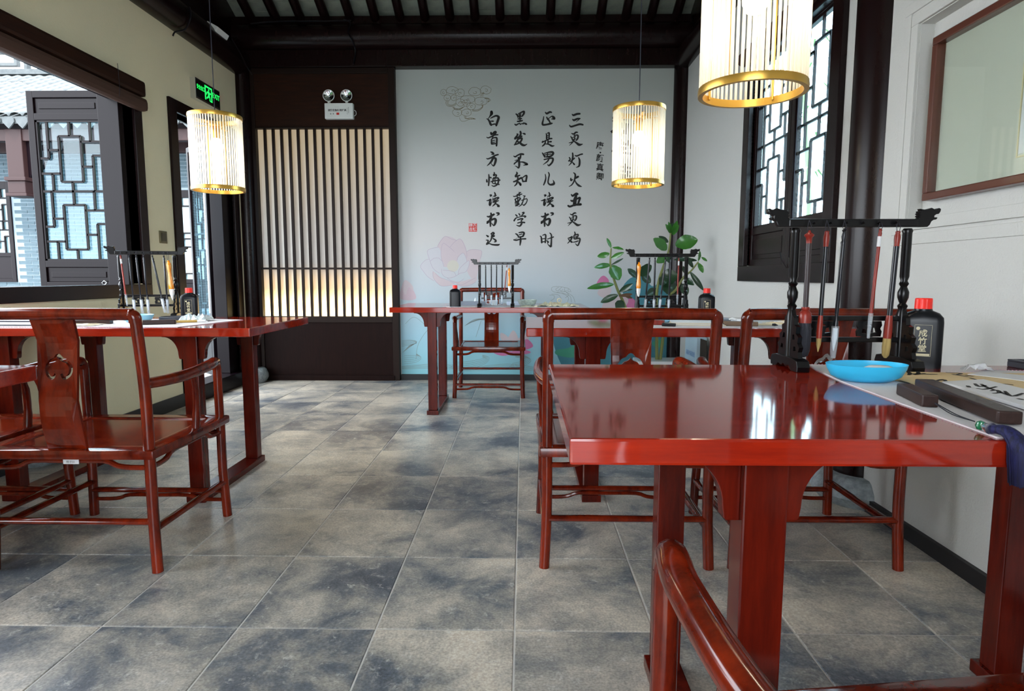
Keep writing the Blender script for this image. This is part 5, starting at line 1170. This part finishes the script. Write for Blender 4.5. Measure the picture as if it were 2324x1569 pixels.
# roof
rs = .50; RYE, RZE = FY-1.05, 3.36
roof = MB(); slab(roof, RYE, RZE, RYE+3.2, RZE+3.2*rs, X0, X1+.3, .10); obj('roof_deck', O(roof), rooft, BW)
tl = MB(); n = 6
for i in range(n+1):
    a = PI*i/n; tl.v += [(.095*math.cos(a), 0, .055*math.sin(a)), (.095*math.cos(a), .20, .055*math.sin(a)+.005)]
tl.f = [(2*i, 2*i+2, 2*i+3, 2*i+1) for i in range(n)]; tl.sm = True
t0 = None; lo = MB(); cnt = 0
for r in range(16):
    for k in range(int((X1-X0)/.215)+1):
        x = X0+.12+k*.215; d = r*.18; loc = Vector((x, RYE+d, RZE+.105+d*rs+random.uniform(0, .012)))
        p = loc-CAM; dd = p.dot(FW); px, py = 1162+F*p.dot(RT)/dd, 784.5-F*p.dot(UPV)/dd
        if -20 < px < 260 and 140 < py < 290 and cnt < 290:
            if t0 is None: t0 = obj('roof_tile', tl, rooft, BW); t0.rotation_euler = (math.atan(rs), 0, 0); t0.location = loc-BO
            else: share(t0, BW, loc-BO)
            cnt += 1
        else:
            b0 = len(lo.v); R_ = Matrix.Rotation(math.atan(rs), 4, 'X'); lo.v += [tuple(R_ @ Vector(v)+loc) for v in tl.v]; lo.f += [tuple(b0+i for i in f) for f in tl.f]
lo.sm = True; obj('roof_tiles', O(lo), rooft, BW, kind='stuff', fix=False)
dp = None
for k in range(int((X1-X0)/.215)):
    x = X0+.23+k*.215
    if dp is None:
        m_ = plate([(-.09, 0), (-.09, -.05), (-.05, -.10), (0, -.15), (.05, -.10), (.09, -.05), (.09, 0), (.05, .03), (-.05, .03)], (), .025); dp = obj('drip_tile', m_, rooft, BW); dp.location = (x-BO.x, RYE-.02-BO.y, RZE+.07)
    else: share(dp, BW, (x-BO.x, RYE-.02-BO.y, RZE+.07))
rg = MB(); zr = RZE+3.2*rs+.1; yr_ = RYE+3.2
rg.box(X0, X1, yr_-.1, yr_+.1, zr, zr+.10).box(X0, X1, yr_-.1, yr_+.1, zr+.55, zr+.65)
x = X0
while x < X1: rg.box(x, x+.06, yr_-.06, yr_+.06, zr+.1, zr+.55).box(x+.15, x+.65, yr_-.05, yr_+.05, zr+.18, zr+.24).box(x+.15, x+.65, yr_-.05, yr_+.05, zr+.42, zr+.48).box(x+.15, x+.21, yr_-.05, yr_+.05, zr+.24, zr+.42).box(x+.59, x+.65, yr_-.05, yr_+.05, zr+.24, zr+.42); x += .8
obj('ridge_openwork', O(rg), rooft, BW, fix=False)
# bamboo outside the right window
random.seed(11)
for k in range(6):
    x, y = 3.2+random.uniform(0, 1.2), 5.0+k*.68; P = [(0, 0, -.12)]; mb = MB(); h = 4.8
    mb.tube([(0, 0, -.12), (random.uniform(-.1, .1), .05, 2), (random.uniform(-.3, .3), .1, h)], .032, 8)
    tr_ = thing('bamboo', 'green bamboo stalk standing outside the right lattice window', 'bamboo', (x, y, 0), 0, 'bamboo outside the right window'); obj('stalk', mb, bam, tr_)
    lf = MB()
    for j in range(60):
        z = random.uniform(2.2, 4.6); a = random.uniform(0, 6.3); c_ = Vector((.14*math.cos(a), .14*math.sin(a), z)); d = Vector((math.cos(a), math.sin(a), -.7)).normalized()*.18; s_ = Vector((-math.sin(a), math.cos(a), 0))*.015
        lf.add([c_-s_, c_+s_, c_+d], [(0, 1, 2)])
    obj('bamboo_leaves', lf, bam, tr_, kind='stuff', fix=False)
